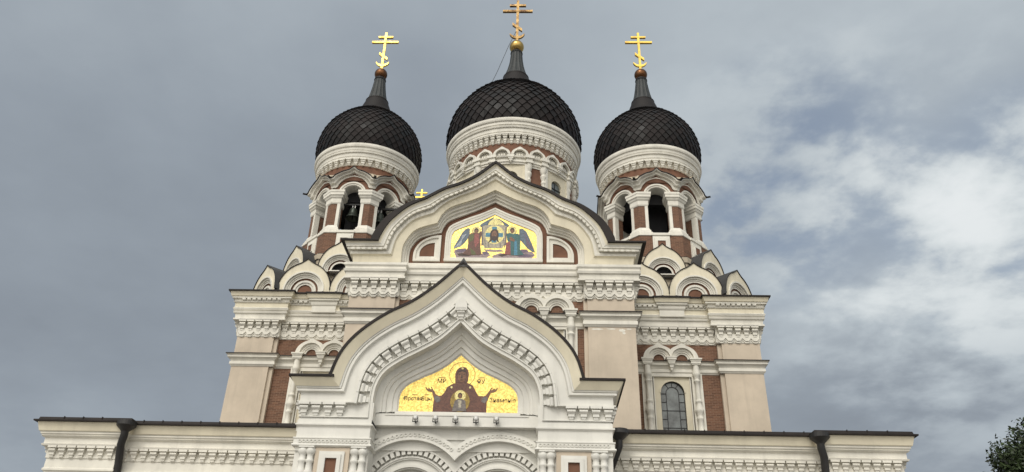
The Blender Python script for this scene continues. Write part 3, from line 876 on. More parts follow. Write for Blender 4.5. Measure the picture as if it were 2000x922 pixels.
# ------------------------------------------------------------------ tower blocks (flanking bays)
def tower_block(s):
    """s = +1 right, -1 left; coordinates for the right one are mirrored"""
    def X(x): return s * x
    yw, yp = 38.15, 37.85     # wall face, pilaster face
    # wall mass
    b = MB()
    x0, x1 = sorted((X(5.0), X(13.40)))
    wl = sorted((X(6.0), X(11.35)))
    # brick face leaves a hole for the window frame
    wx0, wx1 = sorted((X(8.9 - 1.49), X(8.9 + 1.49)))
    zt = 15.42
    b.box(wl[0], wx0, yw, yw + .3, 0, zt, BR); b.box(wx1, wl[1], yw, yw + .3, 0, zt, BR)
    b.box(wl[0], wl[1], yw, yw + .3, zt, 19.2, BR)
    b.box(x0, x1, yw + .28, 50.0, 0, 19.40, BG)
    blk = part(b, 'tower_block')
    p = MB()
    q0, q1 = sorted((X(11.50), X(13.42))); p.box(q0, q1, yp, 46, 0, 17.1, BG)
    q0, q1 = sorted((X(11.30), X(11.502))); p.box(q0, q1, yp + .12, yw + .3, 0, 17.1, BG)
    part(p, 'corner_pilaster')
    c = MB()
    # middle cornice band
    path = [(6.0, yw), (11.30, yw), (11.30, yp), (13.42, yp), (13.42, 46)]
    if s < 0: path = [(-x, y) for x, y in path[::-1]]
    c.plan(path, [(.02, 15.36), (.06, 15.42), (.10, 15.46), (.10, 15.60), (.05, 15.63), (.10, 15.72), (.17, 15.78), (.22, 15.80), (.22, 15.92), (.30, 15.95), (.30, 16.0), (.0, 16.03)], [W] * 9 + ['roof_metal'] * 2)
    part(c, 'middle_cornice')
    e = MB()
    def ent(path, zoff=0.0):
        # zigzag + corbels + mouldings; wall planes given by the path
        z = 0
        e.plan(path, [(.0, 16.95), (.04, 17.0), (.04, 17.9)], W)
        e.plan(path, [(.0, 17.80), (.30, 17.82), (.30, 17.91), (.24, 17.93), (.26, 18.14), (.33, 18.18), (.36, 18.28), (.30, 18.30), (.36, 18.34), (.40, 18.45), (.34, 18.50)], W)
        e.plan(path, [(.34, 18.50), (.34, 18.74)], C)
        e.plan(path, [(.34, 18.74), (.40, 18.76), (.43, 18.81), (.37, 18.83), (.38, 18.95), (.50, 18.97), (.50, 19.05)], W)
        e.plan(path, [(.50, 19.05), (.55, 19.07), (.62, 19.30)], C)
        e.plan(path, [(.62, 19.30), (.70, 19.30), (.70, 19.37), (.0, 19.44), (-1.2, 19.52)], 'roof_metal')
        for a, bq in zip(path[:-1], path[1:]):
            A = Vector(a); B = Vector(bq); d = (B - A)
            if d.length < .6: continue
            t = d.normalized(); o = (t.y, -t.x, 0)
            if abs(o[0]) > .5: B = A + t * min(d.length, 4.0) if s > 0 else B; A = B - t * min(d.length, 4.0) if s < 0 else A
            corbel_row(e, A, B, 17.84, o, .475, .64, .30, W, .0)
            zigzag(e, A, B, 17.42, 16.96, o, .475, W, .12, .07)
            Am = A - Vector((o[0], o[1])) * -.40; Bm = B + Vector((o[0], o[1])) * .40
            bead_row(e, Am, Bm, 18.955, o, .26, W)
    path = [(6.0, yw), (11.28, yw), (11.28, yp), (13.42, yp), (13.42, 47)]
    if s < 0: path = [(-x, y) for x, y in path[::-1]]
    ent(path)
    part(e, 'entablature')
    # projecting bracket block in the middle of the frieze
    m = MB(); c0 = 9.1
    path = [(c0 - .62, yw - .3), (c0 - .62, yw - .42), (c0 + .62, yw - .42), (c0 + .62, yw - .3)]
    if s < 0: path = [(-x, y) for x, y in path[::-1]]
    m.plan(path, [(.0, 18.33), (.02, 18.36), (.02, 18.70), (.06, 18.74), (.09, 18.82), (.09, 18.94), (.18, 18.97), (.18, 19.05), (.24, 19.08), (.30, 19.29), (.0, 19.3)], [W] * 8 + [C, C])
    m.plan(path, [(.30, 19.29), (.36, 19.29), (.36, 19.375), (-.1, 19.45)], 'roof_metal')
    m.face([(X(c0 - .62), yw - .42, 18.33), (X(c0 + .62), yw - .42, 18.33), (X(c0 + .62), yw, 18.33), (X(c0 - .62), yw, 18.33)], W)
    part(m, 'frieze_bracket')
    r = MB(); rx0, rx1 = sorted((X(5), X(13.9))); r.box(rx0, rx1, 38.0, 50, 19.46, 19.6, 'roof_metal')
    # low raised seam strips lying along the eave
    for q in (7.3, 9.1):
        u0, u1 = sorted((X(q - .6), X(q + .6))); r.box(u0, u1, 37.55, 37.75, 19.42, 19.47, 'roof_metal')
    part(r, 'block_roof')
    window_group(X(8.9), yw, 16.12, 12.0)
    # hood of the side window, seen edge on
    h = MB(); u0, u1 = sorted((X(13.40), X(13.75))); h.box(u0, u1, 41.5, 44.5, 16.55, 16.8, W); u0, u1 = sorted((X(13.40), X(13.95))); h.box(u0, u1, 41.3, 44.7, 16.8, 17.0, W); h.box(u0, u1, 41.25, 44.75, 17.001, 17.06, 'roof_metal')
    part(h, 'side_hood')
    # two tiers of kokoshnik gables
    cx = X(9.22)
    R1 = [(1.13, 0.0, C), (1.04, -.06, W), (.94, .04, W), (.86, .10, W), (.76, .14, W), (.64, .22, BR), (.52, .16, W), (.40, .22, W)]
    R2 = [(.99, 0.0, C), (.91, -.06, W), (.82, .04, W), (.74, .10, W), (.66, .14, W), (.56, .22, 'painted_brick'), (.46, .16, W)]
    for dx in (-1.45, 1.45):
        kokoshnik(Matrix.Translation((cx + dx, 38.68, 20.0)), 1.44, 1.98, R1)
    kokoshnik(Matrix.Translation((cx + .02, 39.78, 21.86)), 1.23, 1.93, R2, True)
    for sg in (-1, 1):
        kokoshnik(Matrix.Translation((X(9.35) + sg * 3.85, 39.5, 20.0)) @ Matrix.Rotation(rad(45 * sg), 4, 'Z'), 1.40, 1.98, R1, depth=2.2)
        kokoshnik(Matrix.Translation((X(9.35) + sg * 2.85, 40.78, 22.05)) @ Matrix.Rotation(rad(45 * sg), 4, 'Z'), 1.22, 1.92, R2, True, depth=1.8)
    for k in (0, 1):
        kokoshnik(Matrix.Translation((X(9.35 + 4.75), 42.0 + 2.9 * k, 20.0)) @ Matrix.Rotation(rad(90 * s), 4, 'Z'), 1.44, 1.98, R1)
    core = MB(); core.box(X(9.35) - 3.3, X(9.35) + 3.3, 39.6, 48, 19.5, 20.9, 'grey_roof'); core.box(X(9.35) - 2.5, X(9.35) + 2.5, 41.3, 46.0, 20.9, 22.6, 'stone_skirt')
    part(core, 'gable_core')


for s in (1, -1): tower_block(s)


# ------------------------------------------------------------------ nave gable (upper)
def nave_gable():
    yw, yp, yc = 33.2, 32.9, 32.6
    Ok = [(5.42, 19.75), (5.15, 20.45), (4.79, 21.0), (4.08, 21.68), (3.26, 22.10), (2.46, 22.61), (1.68, 22.93), (.88, 23.41), (0, 24.20)]
    Rk = [(4.33, 18.75), (4.33, 19.48), (4.22, 19.95), (3.75, 20.62), (2.75, 21.0), (2.55, 21.48), (2.1, 21.93), (1.0, 22.38), (0, 22.92)]
    Ik = [(4.05, 18.9), (4.05, 19.55), (3.95, 19.95), (3.55, 20.42), (2.58, 20.72), (2.46, 21.08), (2.14, 21.44), (1.0, 21.95), (0, 22.48)]
    O = mirror(spline(Ok, 6, (4,))); Rr = mirror(spline(Rk, 6, (4,))); I = mirror(spline(Ik, 6, (4,)))
    w = MB()
    # body behind, following the gable outline
    body = [(-6.6, 0)] + [(-6.6, 19.6)] + [(x * .985, z - .1) for x, z in O] + [(6.6, 19.6), (6.6, 0)]
    n = len(body)
    for y in (yw + .55,): w.sheet(body, y, BR)
    for i in range(n - 1):
        a, b = body[i], body[i + 1]; w.face([(a[0], yw + .55, a[1]), (b[0], yw + .55, b[1]), (b[0], 45, b[1]), (a[0], 45, a[1])], BG)
    w.box(-4.45, 4.45, yw, yw + .5, 15.80, 18.2, BR)
    for u, v in ((-4.45, -3.94), (-.96, .96), (3.94, 4.45)): w.box(u, v, yw, yw + .5, 0, 15.798, BR)
    w.box(-4.45, 4.45, yw + .001, yw + .5, 0, 11.5, BR)
    g = part(w, 'nave_front')
    p = MB()
    for s in (-1, 1):
        pl = MB()
        a, b = sorted((s * 4.42, s * 6.55)); pl.box(a, b, yp, yw + .5, 0, 17.15, BG)
        a, b = sorted((s * 4.25, s * 4.422)); pl.box(a, b, yp + .14, yw + .5, 0, 17.15, BG)
        a, b = sorted((s * 5.0, s * 6.56)); pl.box(a, b, yw + .3, 44, 0, 19.4, BG)
        part(pl, 'nave_pilaster')
    # flaked paint just under the cap of the right pilaster
    fl = MB(); rnd = random.Random(3)
    for x, z, rx, rz in ((4.85, 15.55, .30, .05), (5.45, 15.57, .22, .035), (5.92, 15.50, .16, .10), (6.02, 15.38, .08, .07), (6.25, 15.57, .14, .04)):
        pts = [(x + rx * math.cos(t) * rnd.uniform(.6, 1.1), z + rz * math.sin(t) * rnd.uniform(.5, 1.1)) for t in [2 * math.pi * k / 14 for k in range(14)]]
        fl.prism(pts, yp - .004, yp + .002, W)
    part(fl, 'flaked_paint')
    # outer mouldings and eaves with returns
    fr = MB()
    prof = [(-.02, .52, 'roof_metal'), (0.0, .50, C), (.10, .46, C), (.18, .42, W), (.24, .42, W), (.25, .36, W), (.36, .36, W), (.37, .20, W), (.46, .24, W), (.56, .22, W), (.62, .12, C), (.80, .10, C), (1.0, .08, C)]
    xb, zr = 6.52, 18.75
    full_O = [(-9e9, 19.72)] + O + [(9e9, 19.72)]; full_R = [(-9e9, 18.75)] + Rr + [(9e9, 18.75)]
    rings = []
    def ring(po, pr, side=None, back=False):
        out = []
        for t, o, m in prof:
            x = po[0] + (pr[0] - po[0]) * t; z = po[1] + (pr[1] - po[1]) * t
            y = yp + .05 - o
            if side: x = side * (xb + o); z = 19.72 + (18.75 - 19.72) * t
            if back: y = 44
            out.append((x, y, z))
        return out
    rings.append(ring(O[0], Rr[0], -1, True)); rings.append(ring(O[0], Rr[0], -1))
    for a, b in zip(O, Rr): rings.append(ring(a, b))
    rings.append(ring(O[0], Rr[0], 1)); rings.append(ring(O[0], Rr[0], 1, True))
    # the corner rings turn: keep the eave heights equal to the gable bands
    fr.loft(rings, [q[2] for q in prof[1:]])
    # beads along the moulding
    for i in range(2, len(O) - 2):
        pass
    mid = lerp2(O, Rr, .30)
    acc = 0; last = None
    for a, b in zip(mid[:-1], mid[1:]):
        L = math.hypot(b[0] - a[0], b[1] - a[1]); t = (b[0] - a[0], 0, b[1] - a[1]); pos = acc
        while pos < L:
            q = (a[0] + t[0] * pos / L, yp + .05 - .36, a[1] + t[2] * pos / L)
            old = fr.T; fr.T = frame(q, t, (0, -1, 0)); fr.box(-.075, .075, -.06, .02, -.10, 0.0, W); fr.T = old
            pos += .26
        acc = pos - L
    for s in (-1, 1):
        x = 5.3
        while x < 6.85: fr.box(s * x - .075, s * x + .075, yp + .05 - .42, yp + .05 - .34, 19.33, 19.43, W); x += .26
    part(fr, 'gable_moulding')
    # recess: soffit and stepped white mouldings down to the brick
    rc = MB()
    yf = yp + .05 - .08
    rc.ribbon(Rr, yf, Rr, yf + .12, C)
    steps = [(0, .10), (.06, .10), (.08, .22), (.36, .22), (.40, .34), (.64, .34), (.68, .46), (1.0, .46), (1.0, .62)]
    rings = [[(a[0] + (b[0] - a[0]) * t, yf + o, a[1] + (b[1] - a[1]) * t) for t, o in steps] for a, b in zip(Rr, I)]
    rc.loft(rings, W)
    part(rc, 'recess_moulding')
    t = MB(); t.sheet([(-4.3, 18.7)] + [(x * 1.02, z + .05) for x, z in I] + [(4.3, 18.7)], yf + .58, 'painted_brick'); part(t, 'tympanum')
    # quarter-round niches
    for s in (-1, 1):
        nc = MB()
        def qa(x0, x1, z0, z1, k=.0):
            pts = [(x0, z0), (x0, z1)] + [(x0 + (x1 - x0) * math.sin(rad(a)), z0 + k + (z1 - z0 - k) * math.cos(rad(a))) for a in range(5, 91, 5)] + [(x1, z0)]
            return [(s * x, z) for x, z in pts]
        A = qa(2.56, 3.86, 19.14, 20.56, .30); B = qa(2.68, 3.74, 19.25, 20.42, .26); D = qa(2.86, 3.57, 19.42, 20.18, .18)
        cl = lambda q: q + q[:1]
        y = yf + .58
        nc.ribbon(cl(A), y - .14, cl(B), y - .14, W); nc.ribbon(cl(A), y - .14, cl(A), y, W); nc.ribbon(cl(B), y - .14, cl(B), y - .07, W); nc.ribbon(cl(B), y - .07, cl(D), y - .05, W); nc.ribbon(cl(D), y - .05, cl(D), y - .005, W)
        part(nc, 'quarter_round_niche')
    # entablature
    e = MB()
    path = [(-6.55, 44), (-6.55, yp), (-4.30, yp), (-4.30, yw), (4.30, yw), (4.30, yp), (6.55, yp), (6.55, 44)]
    e.plan(path, [(.0, 17.03), (.04, 17.08), (.04, 18.0)], W)
    e.plan(path, [(.0, 17.83), (.30, 17.85), (.30, 17.95), (.24, 17.97), (.26, 18.16), (.33, 18.20), (.36, 18.31), (.30, 18.34), (.30, 18.44), (.36, 18.52), (.36, 18.64), (.06, 18.72)], W)
    e.box(-4.4, 4.4, yw - .05, yw + .5, 18.65, 18.93, W)
    for a, b in zip(path[:-1], path[1:]):
        A = Vector(a); B = Vector(b); d = B - A
        if d.length < .6: continue
        tt = d.normalized(); o = (tt.y, -tt.x, 0)
        if abs(o[0]) > .5:
            if o[0] < 0: A = B - tt * 4
            else: B = A + tt * 4
        corbel_row(e, A, B, 17.87, o, .475, .68, .30, W); zigzag(e, A, B, 17.45, 17.0, o, .475, W, .12, .07)
    part(e, 'entablature')
    c = MB()
    c.plan(path, [(.02, 15.66), (.06, 15.72), (.10, 15.76), (.10, 15.92), (.05, 15.95), (.10, 16.04), (.17, 16.10), (.22, 16.12), (.22, 16.24), (.30, 16.27), (.30, 16.33), (.0, 16.36)], [W] * 9 + ['roof_metal'] * 2)
    part(c, 'middle_cornice')
    # roof shell
    r = MB()
    Eo = [(x * 1.0 + math.copysign(.05, x) if abs(x) > .05 else x, z + .02) for x, z in O]
    def outset(cv, d):
        res = []
        for i, p in enumerate(cv):
            a = Vector(cv[max(0, i - 1)]); b = Vector(cv[min(len(cv) - 1, i + 1)]); t = (b - a).normalized(); res.append((p[0] - t.y * d, p[1] + t.x * d))
        return res
    E1 = [(p[0] + (q[0] - p[0]) * (1 + 2.0 * max(0, abs(p[0]) - 3.7) / 1.7), p[1] + (q[1] - p[1]) * (1 + 2.0 * max(0, abs(p[0]) - 3.7) / 1.7)) for p, q in zip(O, outset(O, .13))]; E1[0] = (O[0][0] - .36, O[0][1]); E1[-1] = (O[-1][0] + .36, O[-1][1])
    yo = yp - .54
    r.ribbon(O, yo, E1, yo, 'roof_metal'); r.ribbon(E1, yo, E1, 45, 'roof_metal'); r.ribbon(O, yo, O, yo + .12, 'roof_metal')
    for s in (-1, 1):
        a, b = sorted((s * 5.4, s * 7.2)); r.box(a, b, yp - .56, 44, 19.725, 19.80, 'roof_metal')
    part(r, 'gable_roof')
    window_group(-2.45, yw, 16.50, 13.0); window_group(2.45, yw, 16.50, 13.0)
    # rain hoppers at the eave corners
    return yf


YF = nave_gable()


# ------------------------------------------------------------------ narthex (low front wing)
def narthex():
    b = MB(); yw = 25.25; yb = 24.98
    b.box(-13.2, 13.2, yw, 40, 0, 8.4, BR)
    for s in (-1, 1):
        x0, x1 = sorted((s * 11.2, s * 13.4)); b.box(x0, x1, yb, yw + 1, 0, 8.3, 'porch_white')
        x0, x1 = sorted((s * 12.9, s * 13.4)); b.box(x0, x1, yb + .1, 39, 0, 8.3, 'porch_white')
    part(b, 'narthex_wall')
    c = MB(); m = 'white_plaster'
    path = [(-13.4, 40), (-13.4, yb), (-11.2, yb), (-11.2, yw), (11.2, yw), (11.2, yb), (13.4, yb), (13.4, 40)]
    c.plan(path, [(.0, 7.10), (.05, 7.14), (.05, 7.20), (.02, 7.22), (.02, 7.50), (.05, 7.52), (.05, 7.90)], m)
    c.plan(path, [(.0, 7.86), (.20, 7.88), (.22, 7.93), (.17, 7.95), (.17, 8.12), (.22, 8.14), (.27, 8.18), (.25, 8.20), (.30, 8.24), (.30, 8.28), (.33, 8.30)], m)
    c.plan(path, [(.33, 8.30), (.35, 8.32), (.42, 8.58), (.30, 8.6)], C)
    for a, bb in zip(path[:-1], path[1:]):
        A = Vector(a); B = Vector(bb); d = B - A
        if d.length < .6: continue
        t = d.normalized(); o = (t.y, -t.x, 0)
        if abs(o[0]) > .5:
            if o[0] < 0: A = B - t * 4
            else: B = A + t * 4
        corbel_row(c, A, B, 7.88, o, .32, .38, .20, m)
    part(c, 'narthex_cornice')
    r = MB()
    r.plan(path, [(.42, 8.58), (.52, 8.585), (.52, 8.63), (.42, 8.66), (.40, 8.735), (.10, 8.79), (-.3, 8.84)], 'roof_metal')
    r.box(-13.2, 13.2, 25.6, 39.5, 8.6, 8.80, 'grey_roof')
    # standing seams on the eave flashing
    x = -13.0
    while x < 13.1:
        yy = (yb if abs(x) > 11.2 else yw) - .43
        if abs(x) > 4.3: r.box(x - .012, x + .012, yy, yy + .06, 8.64, 8.755, 'roof_metal')
        x += .62
    part(r, 'narthex_roof')
    # downpipes with hoppers at the corners
    for s in (-1, 1):
        d = MB(); cx, cy = s * 10.94, 24.62
        d.lathe((cx, cy, 0), [(0, 8.28), (.10, 8.28), (.14, 8.34), (.27, 8.46), (.30, 8.49), (.30, 8.63), (.26, 8.64), (.24, 8.5), (0, 8.48)], 'pipe_metal', 24, False)
        d.tube([(cx, cy, 8.34), (cx, cy + .02, 8.20), (s * 11.02, cy + .12, 7.95), (s * 11.09, 25.06, 7.3), (s * 11.10, 25.10, 7.0), (s * 11.10, 25.10, 0.3)], .118, 'pipe_metal', 14)
        for z in (7.9, 7.35): pass
        part(d, 'downpipe')
        d = MB(); cx, cy = s * 4.74, 24.60
        d.lathe((cx, cy, 0), [(0, 8.30), (.10, 8.30), (.14, 8.34), (.27, 8.46), (.30, 8.49), (.30, 8.63), (.26, 8.64), (.24, 8.5), (0, 8.48)], 'pipe_metal', 24, False)
        d.tube([(cx, cy, 8.36), (cx, cy + .01, 8.12), (s * 4.66, cy + .08, 7.92), (s * 4.42, 24.95, 7.35), (s * 4.40, 25.0, 7.2), (s * 4.40, 25.05, 0.3)], .105, 'pipe_metal', 14)
        part(d, 'downpipe')
    # hopper and pipe beside the nave gable
    for s in (-1, 1):
        d = MB(); cx, cy = s * 6.95, 37.1
        d.lathe((cx, cy, 0), [(0, 19.15), (.12, 19.15), (.30, 19.4), (.32, 19.55), (.28, 19.55), (0, 19.5)], 'pipe_metal', 20, False)
        d.tube([(cx, cy, 19.2), (cx + s * .1, cy + .1, 18.9), (s * 6.85, 37.5, 18.2), (s * 6.82, 37.8, 17.2), (s * 6.8, 37.9, 13)], .12, 'pipe_metal', 12)
        part(d, 'downpipe')


narthex()


# ------------------------------------------------------------------ entrance porch
def porch():
    PW = 'porch_white'; yf = 20.5; yg = 21.23
    Ok = [(3.39, 8.70), (3.21, 9.31), (2.94, 9.76), (2.53, 10.18), (1.99, 10.58), (1.36, 10.93), (.73, 11.43), (0, 12.17)]
    Rk = [(2.23, 7.6), (2.24, 8.27), (2.17, 8.68), (1.97, 9.02), (1.54, 9.34), (1.08, 9.60), (.56, 9.93), (0, 10.48)]
    Gk = [(1.64, 8.06), (1.64, 8.45), (1.57, 8.67), (1.38, 8.86), (1.0, 9.06), (.68, 9.21), (.36, 9.42), (0, 9.73)]
    O = mirror(spline(Ok, 6)); Rr = mirror(spline(Rk, 6)); G = mirror(spline(Gk, 6))
    # gable bands, with eaves and side returns
    fr = MB()
    prof = [(0.0, .26, C), (.03, .26, C), (.20, .14, C), (.21, .11, PW), (.235, .11, PW), (.24, .07, PW), (.27, .09, PW), (.31, .09, PW), (.325, .03, PW), (.335, .0, PW), (.545, .0, PW), (.55, .06, PW), (.58, .06, PW), (.585, -.10, PW), (.90, -.12, PW), (.905, -.02, PW), (.925, -.02, PW), (.93, -.06, PW), (1.0, -.06, PW)]
    xb = 4.20
    def ring(po, pr, side=None, back=False):
        out = []
        for t, o, m in prof:
            x = po[0] + (pr[0] - po[0]) * t; z = po[1] + (pr[1] - po[1]) * t; y = yf - o
            if side: x = side * (xb + o); z = 8.70 - 1.1 * t
            if back: y = 27
            out.append((x, y, z))
        return out
    rings = [ring(O[0], Rr[0], -1, True), ring(O[0], Rr[0], -1)] + [ring(a, b) for a, b in zip(O, Rr)] + [ring(O[0], Rr[0], 1), ring(O[0], Rr[0], 1, True)]
    fr.loft(rings, [q[2] for q in prof[1:]])
    fr.face([(-xb, yf + .06, 7.6), (-2.2, yf + .06, 7.6), (-2.2, yf + .06, 7.3), (-xb, yf + .06, 7.3)], PW)
    gm = part(fr, 'porch_gable_moulding')
    # corbels: along the keel and under the eaves
    cb = MB()
    top = lerp2(O, Rr, .585); low = lerp2(O, Rr, .92)
    nn = len(top) // 2
    for s in (-1, 1):
        cv = [(abs(x), z) for x, z in top[nn:]]; lw = [(abs(x), z) for x, z in low[nn:]]
        L = [0]
        for a, b in zip(cv[:-1], cv[1:]): L.append(L[-1] + math.hypot(b[0] - a[0], b[1] - a[1]))
        start, end = .30, L[-1] + .02; n = round((end - start) / .325); p = (end - start) / n
        for i in range(n):
            q = start + p * (i + .5)
            for k in range(len(L) - 1):
                if L[k + 1] >= q or k == len(L) - 2:
                    t = (q - L[k]) / (L[k + 1] - L[k]); pt = Vector(cv[k]).lerp(Vector(cv[k + 1]), t); pl = Vector(lw[k]).lerp(Vector(lw[k + 1]), t)
                    tg = (Vector(cv[k + 1]) - Vector(cv[k])).normalized(); break
            nrm = Vector((tg.y, -tg.x))
            if nrm.dot(pl - pt) < 0: nrm = -nrm
            h = min((Vector(v) - pt).length for v in lw)
            pos = (s * pt.x, yf + .11, pt.y); want = Vector((nrm.x * s, 0, nrm.y)); d3 = Vector((tg.x * s, 0, tg.y))
            M = frame(pos, d3, (0, -1, 0))
            if (M.to_3x3() @ Vector((0, 0, -1))).dot(want) < 0: M = frame(pos, -d3, (0, -1, 0))
            corbel(cb, M, p * 1.0, h * 1.02, .20, PW)
        part(cb, 'keel_corbel_band'); cb = MB()
        # eave corbels
        a, b = (2.92, 4.22)
        n = 4; pp = (b - a) / n
        for i in range(n):
            x = s * (a + pp * (i + .5)); corbel(cb, Matrix.Translation((x, yf + .11, 8.06)), pp * .95, .37, .20, PW)
        y = yf + .15
        while y < 24.5:
            M = frame((s * (xb - .11), y, 8.06), (0, -s * -1.0, 0) if s > 0 else (0, -1, 0), (s, 0, 0)); corbel(cb, M, .3, .37, .2, PW); y += .32
        part(cb, 'eave_corbel_band'); cb = MB()
    cb.prism([(-.17, 10.78), (.17, 10.78), (.17, 10.98), (0, 11.20), (-.17, 10.98)], yf - .12, yf + .1, PW)
    corbel(cb, Matrix.Translation((0.0, yf + .10, 10.86)), .30, .34, .22, PW)
    part(cb, 'keystone')
    # recess
    rc = MB(); y0 = yf + .06
    rc.ribbon(Rr, y0, Rr, y0 + .30, PW)
    steps = [(0, .28), (.0, .34), (.20, .36), (.30, .36), (.31, .41), (.40, .42), (.46, .44), (.47, .50), (.72, .51), (.73, .56), (.86, .57), (.94, .585), (.95, .62), (1.0, .63), (1.0, .70)]
    R2 = mirror(spline([(2.23, 7.92)] + Rk[1:], 6))
    rings = [[(a[0] + (b[0] - a[0]) * t, y0 + o, a[1] + (b[1] - a[1]) * t) for t, o in steps] for a, b in zip(R2, G)]
    rc.loft(rings, PW)
    part(rc, 'mosaic_surround')
    # wall below the mosaic: ledge, floodlight shelf, spandrels
    w = MB()
    w.box(-2.3, 2.3, yg - .02, yg + .5, 7.0, 8.055, PW)
    w.box(-2.24, 2.24, yg - .29, yg, 7.645, 7.93, PW); w.box(-1.95, 1.95, yg - .31, yg, 7.885, 7.925, PW); w.box(-1.72, 1.72, yg - .12, yg, 7.93, 8.05, PW)
    w.box(-2.245, 2.245, yg - .31, yg, 7.60, 7.642, PW); w.box(-2.245, 2.245, yg - .07, yg, 7.30, 7.598, PW)
    # flat wall behind everything down to the arches
    w.box(-2.3, 2.3, yg + .3, yg + .5, 6.5, 9.9, PW)
    w.box(-4.14, -2.2, yf + .07, 25.2, 0, 8.1, PW); w.box(2.2, 4.14, yf + .07, 25.2, 0, 8.1, PW)
    w.box(-3.4, 3.4, yg + .5, 27, 8.0, 8.7, PW)
    part(w, 'porch_wall')
    # pedestals with capitals, twin columns, framed brick panel
    for s in (-1, 1):
        p = MB()
        path = [(2.2, yg + .2), (2.2, yf), (4.16, yf), (4.16, 25)]
        path = path if s > 0 else [(-x, y) for x, y in path[::-1]]
        p.plan(path, [(.0, 7.62), (.0, 7.50), (.05, 7.49), (.05, 7.45), (.02, 7.44), (-.01, 7.40), (-.01, 7.14), (.05, 7.12), (.05, 7.09)], PW)
        p.plan(path, [(.05, 7.09), (.03, 7.08), (.03, 6.96), (.06, 6.95), (.07, 6.91), (.03, 6.88), (-.02, 6.87), (-.02, 6.78), (-.08, 6.77), (-.08, 0)], PW)
        # egg ornament
        x = 2.27
        while x < 4.12:
            A = arc(s * x, 7.02, .046, 0, 360, 12); B = arc(s * x, 7.02, .028, 0, 360, 12)
            p.ribbon(A, yf - .055, B, yf - .055, PW); p.ribbon(A, yf - .055, A, yf - .02, PW); p.ribbon(B, yf - .055, B, yf - .02, PW)
            x += .103
        a, b = sorted((s * 2.68, s * 3.58)); p.box(a, b, yf - .0, yf + .1, 5.2, 6.86, BG)
        for (u, v, yy, zt_) in ((2.80, 3.46, .05, 6.76), (2.88, 3.38, .09, 6.68)):
            for aa, bb in ((u, u + .10), (v - .10, v)):
                q0, q1 = sorted((s * aa, s * bb)); p.box(q0, q1, yf - yy, yf + .02, 5.4, zt_, PW)
            q0, q1 = sorted((s * (u + .1), s * (v - .1))); p.box(q0, q1, yf - yy, yf + .02, zt_ - .1, zt_ - .001, PW)
        a, b = sorted((s * 2.98, s * 3.28)); p.box(a, b, yf - .03, yf + .02, 5.4, 6.58, 'painted_brick')
        pd = part(p, 'porch_pedestal')
        for cx in (2.34, 2.54, 3.70, 3.90):
            c = MB()
            c.lathe((s * cx, yf + .02, 0), [(.10, 6.86), (.13, 6.80), (.135, 6.74), (.10, 6.68), (.085, 6.66), (.085, 6.56), (.105, 6.54), (.105, 6.49), (.08, 6.46), (.095, 6.3), (.12, 6.24), (.12, 6.16), (.09, 6.1), (.09, 5.0)], PW, 16)
            c.box(s * cx - .1, s * cx + .1, yf - .11, yf + .1, 6.84, 6.88, PW)
            c.build('small_column', pd, None).location = (0, 0, 0)
    # twin portal arches
    for s in (-1, 1):
        cx, zc = s * 1.17, 5.70
        a = MB()
        def arcc(r, n=40):
            lo = 0.0; hi = 180.0
            if r > 1.17:
                q = math.degrees(math.acos(1.17 / r)); a0, a1 = (0, 180 - q) if s > 0 else (q, 180)
            else: a0, a1 = 0, 180
            return arc(cx, zc, r, a0, a1, n)
        rg = [(1.83, 1.80, -.06), (1.80, 1.60, -.085), (1.60, 1.56, -.11), (1.56, 1.40, .10), (1.40, 1.36, .06), (1.36, 1.18, .20), (1.18, 1.14, .12), (1.14, 1.10, .15), (1.10, .96, .20), (.96, .90, .16), (.90, .86, .22)]
        py = 0.0; yy0 = yg - .06
        for r0, r1, y in rg:
            A = arcc(r0); B = arcc(r1); a.ribbon(A, yy0 + py, A, yy0 + y, PW); a.ribbon(A, yy0 + y, B, yy0 + y, PW); py = y
        I = arcc(.86); a.ribbon(I, yy0 + py, I, yy0 + 1.0, 'porch_white')
        # dentils
        n = 26
        for i in range(n):
            th = 180 * (i + .5) / n; x = cx + 1.27 * math.cos(rad(th))
            if s * x < .04: continue
            old = a.T; a.T = Matrix.Translation((cx, 0, zc)) @ Matrix.Rotation(rad(90 - th), 4, 'Y')
            a.box(-.05, .05, yy0 + .07, yy0 + .22, 1.22, 1.36, PW); a.T = old
        # loops on the ornament band
        n = 44
        for i in range(n):
            th = 180 * (i + .5) / n; x = cx + 1.70 * math.cos(rad(th)); z = zc + 1.70 * math.sin(rad(th))
            if s * x < .06 or s * x > 2.3: continue
            A = arc(x, z, .05, 0, 360, 12); B = arc(x, z, .03, 0, 360, 12)
            a.ribbon(A, yy0 - .11, B, yy0 - .11, PW); a.ribbon(A, yy0 - .11, A, yy0 - .08, PW); a.ribbon(B, yy0 - .11, B, yy0 - .08, PW)
        part(a, 'portal_arch')
        # spandrel fill between the arches and the wall above is the porch wall; jambs below
        j = MB()
        x0, x1 = sorted((s * 2.03, s * 2.2)); j.box(x0, x1, yg, 25, 0, 5.72, PW)
        j.box(min(s * .31, 0), max(s * .31, 0), yg + .05, yg + .6, 0, 5.72, PW)
        part(j, 'portal_jamb')
    # underside of the portal hall and the doors deep inside
    h = MB(); h.box(-2.2, 2.2, yg + .94, 25.2, 6.62, 6.9, 'door_wood'); part(h, 'porch_ceiling')
    d = MB(); d.box(-2.1, 2.1, 25.0, 25.2, 0, 6.6, 'door_wood')
    for x in (-1.5, -.5, .5, 1.5): d.box(x - .35, x + .35, 24.94, 25.0, .4, 3.2, 'door_wood')
    part(d, 'entrance_door')
    # roof shell
    r = MB()
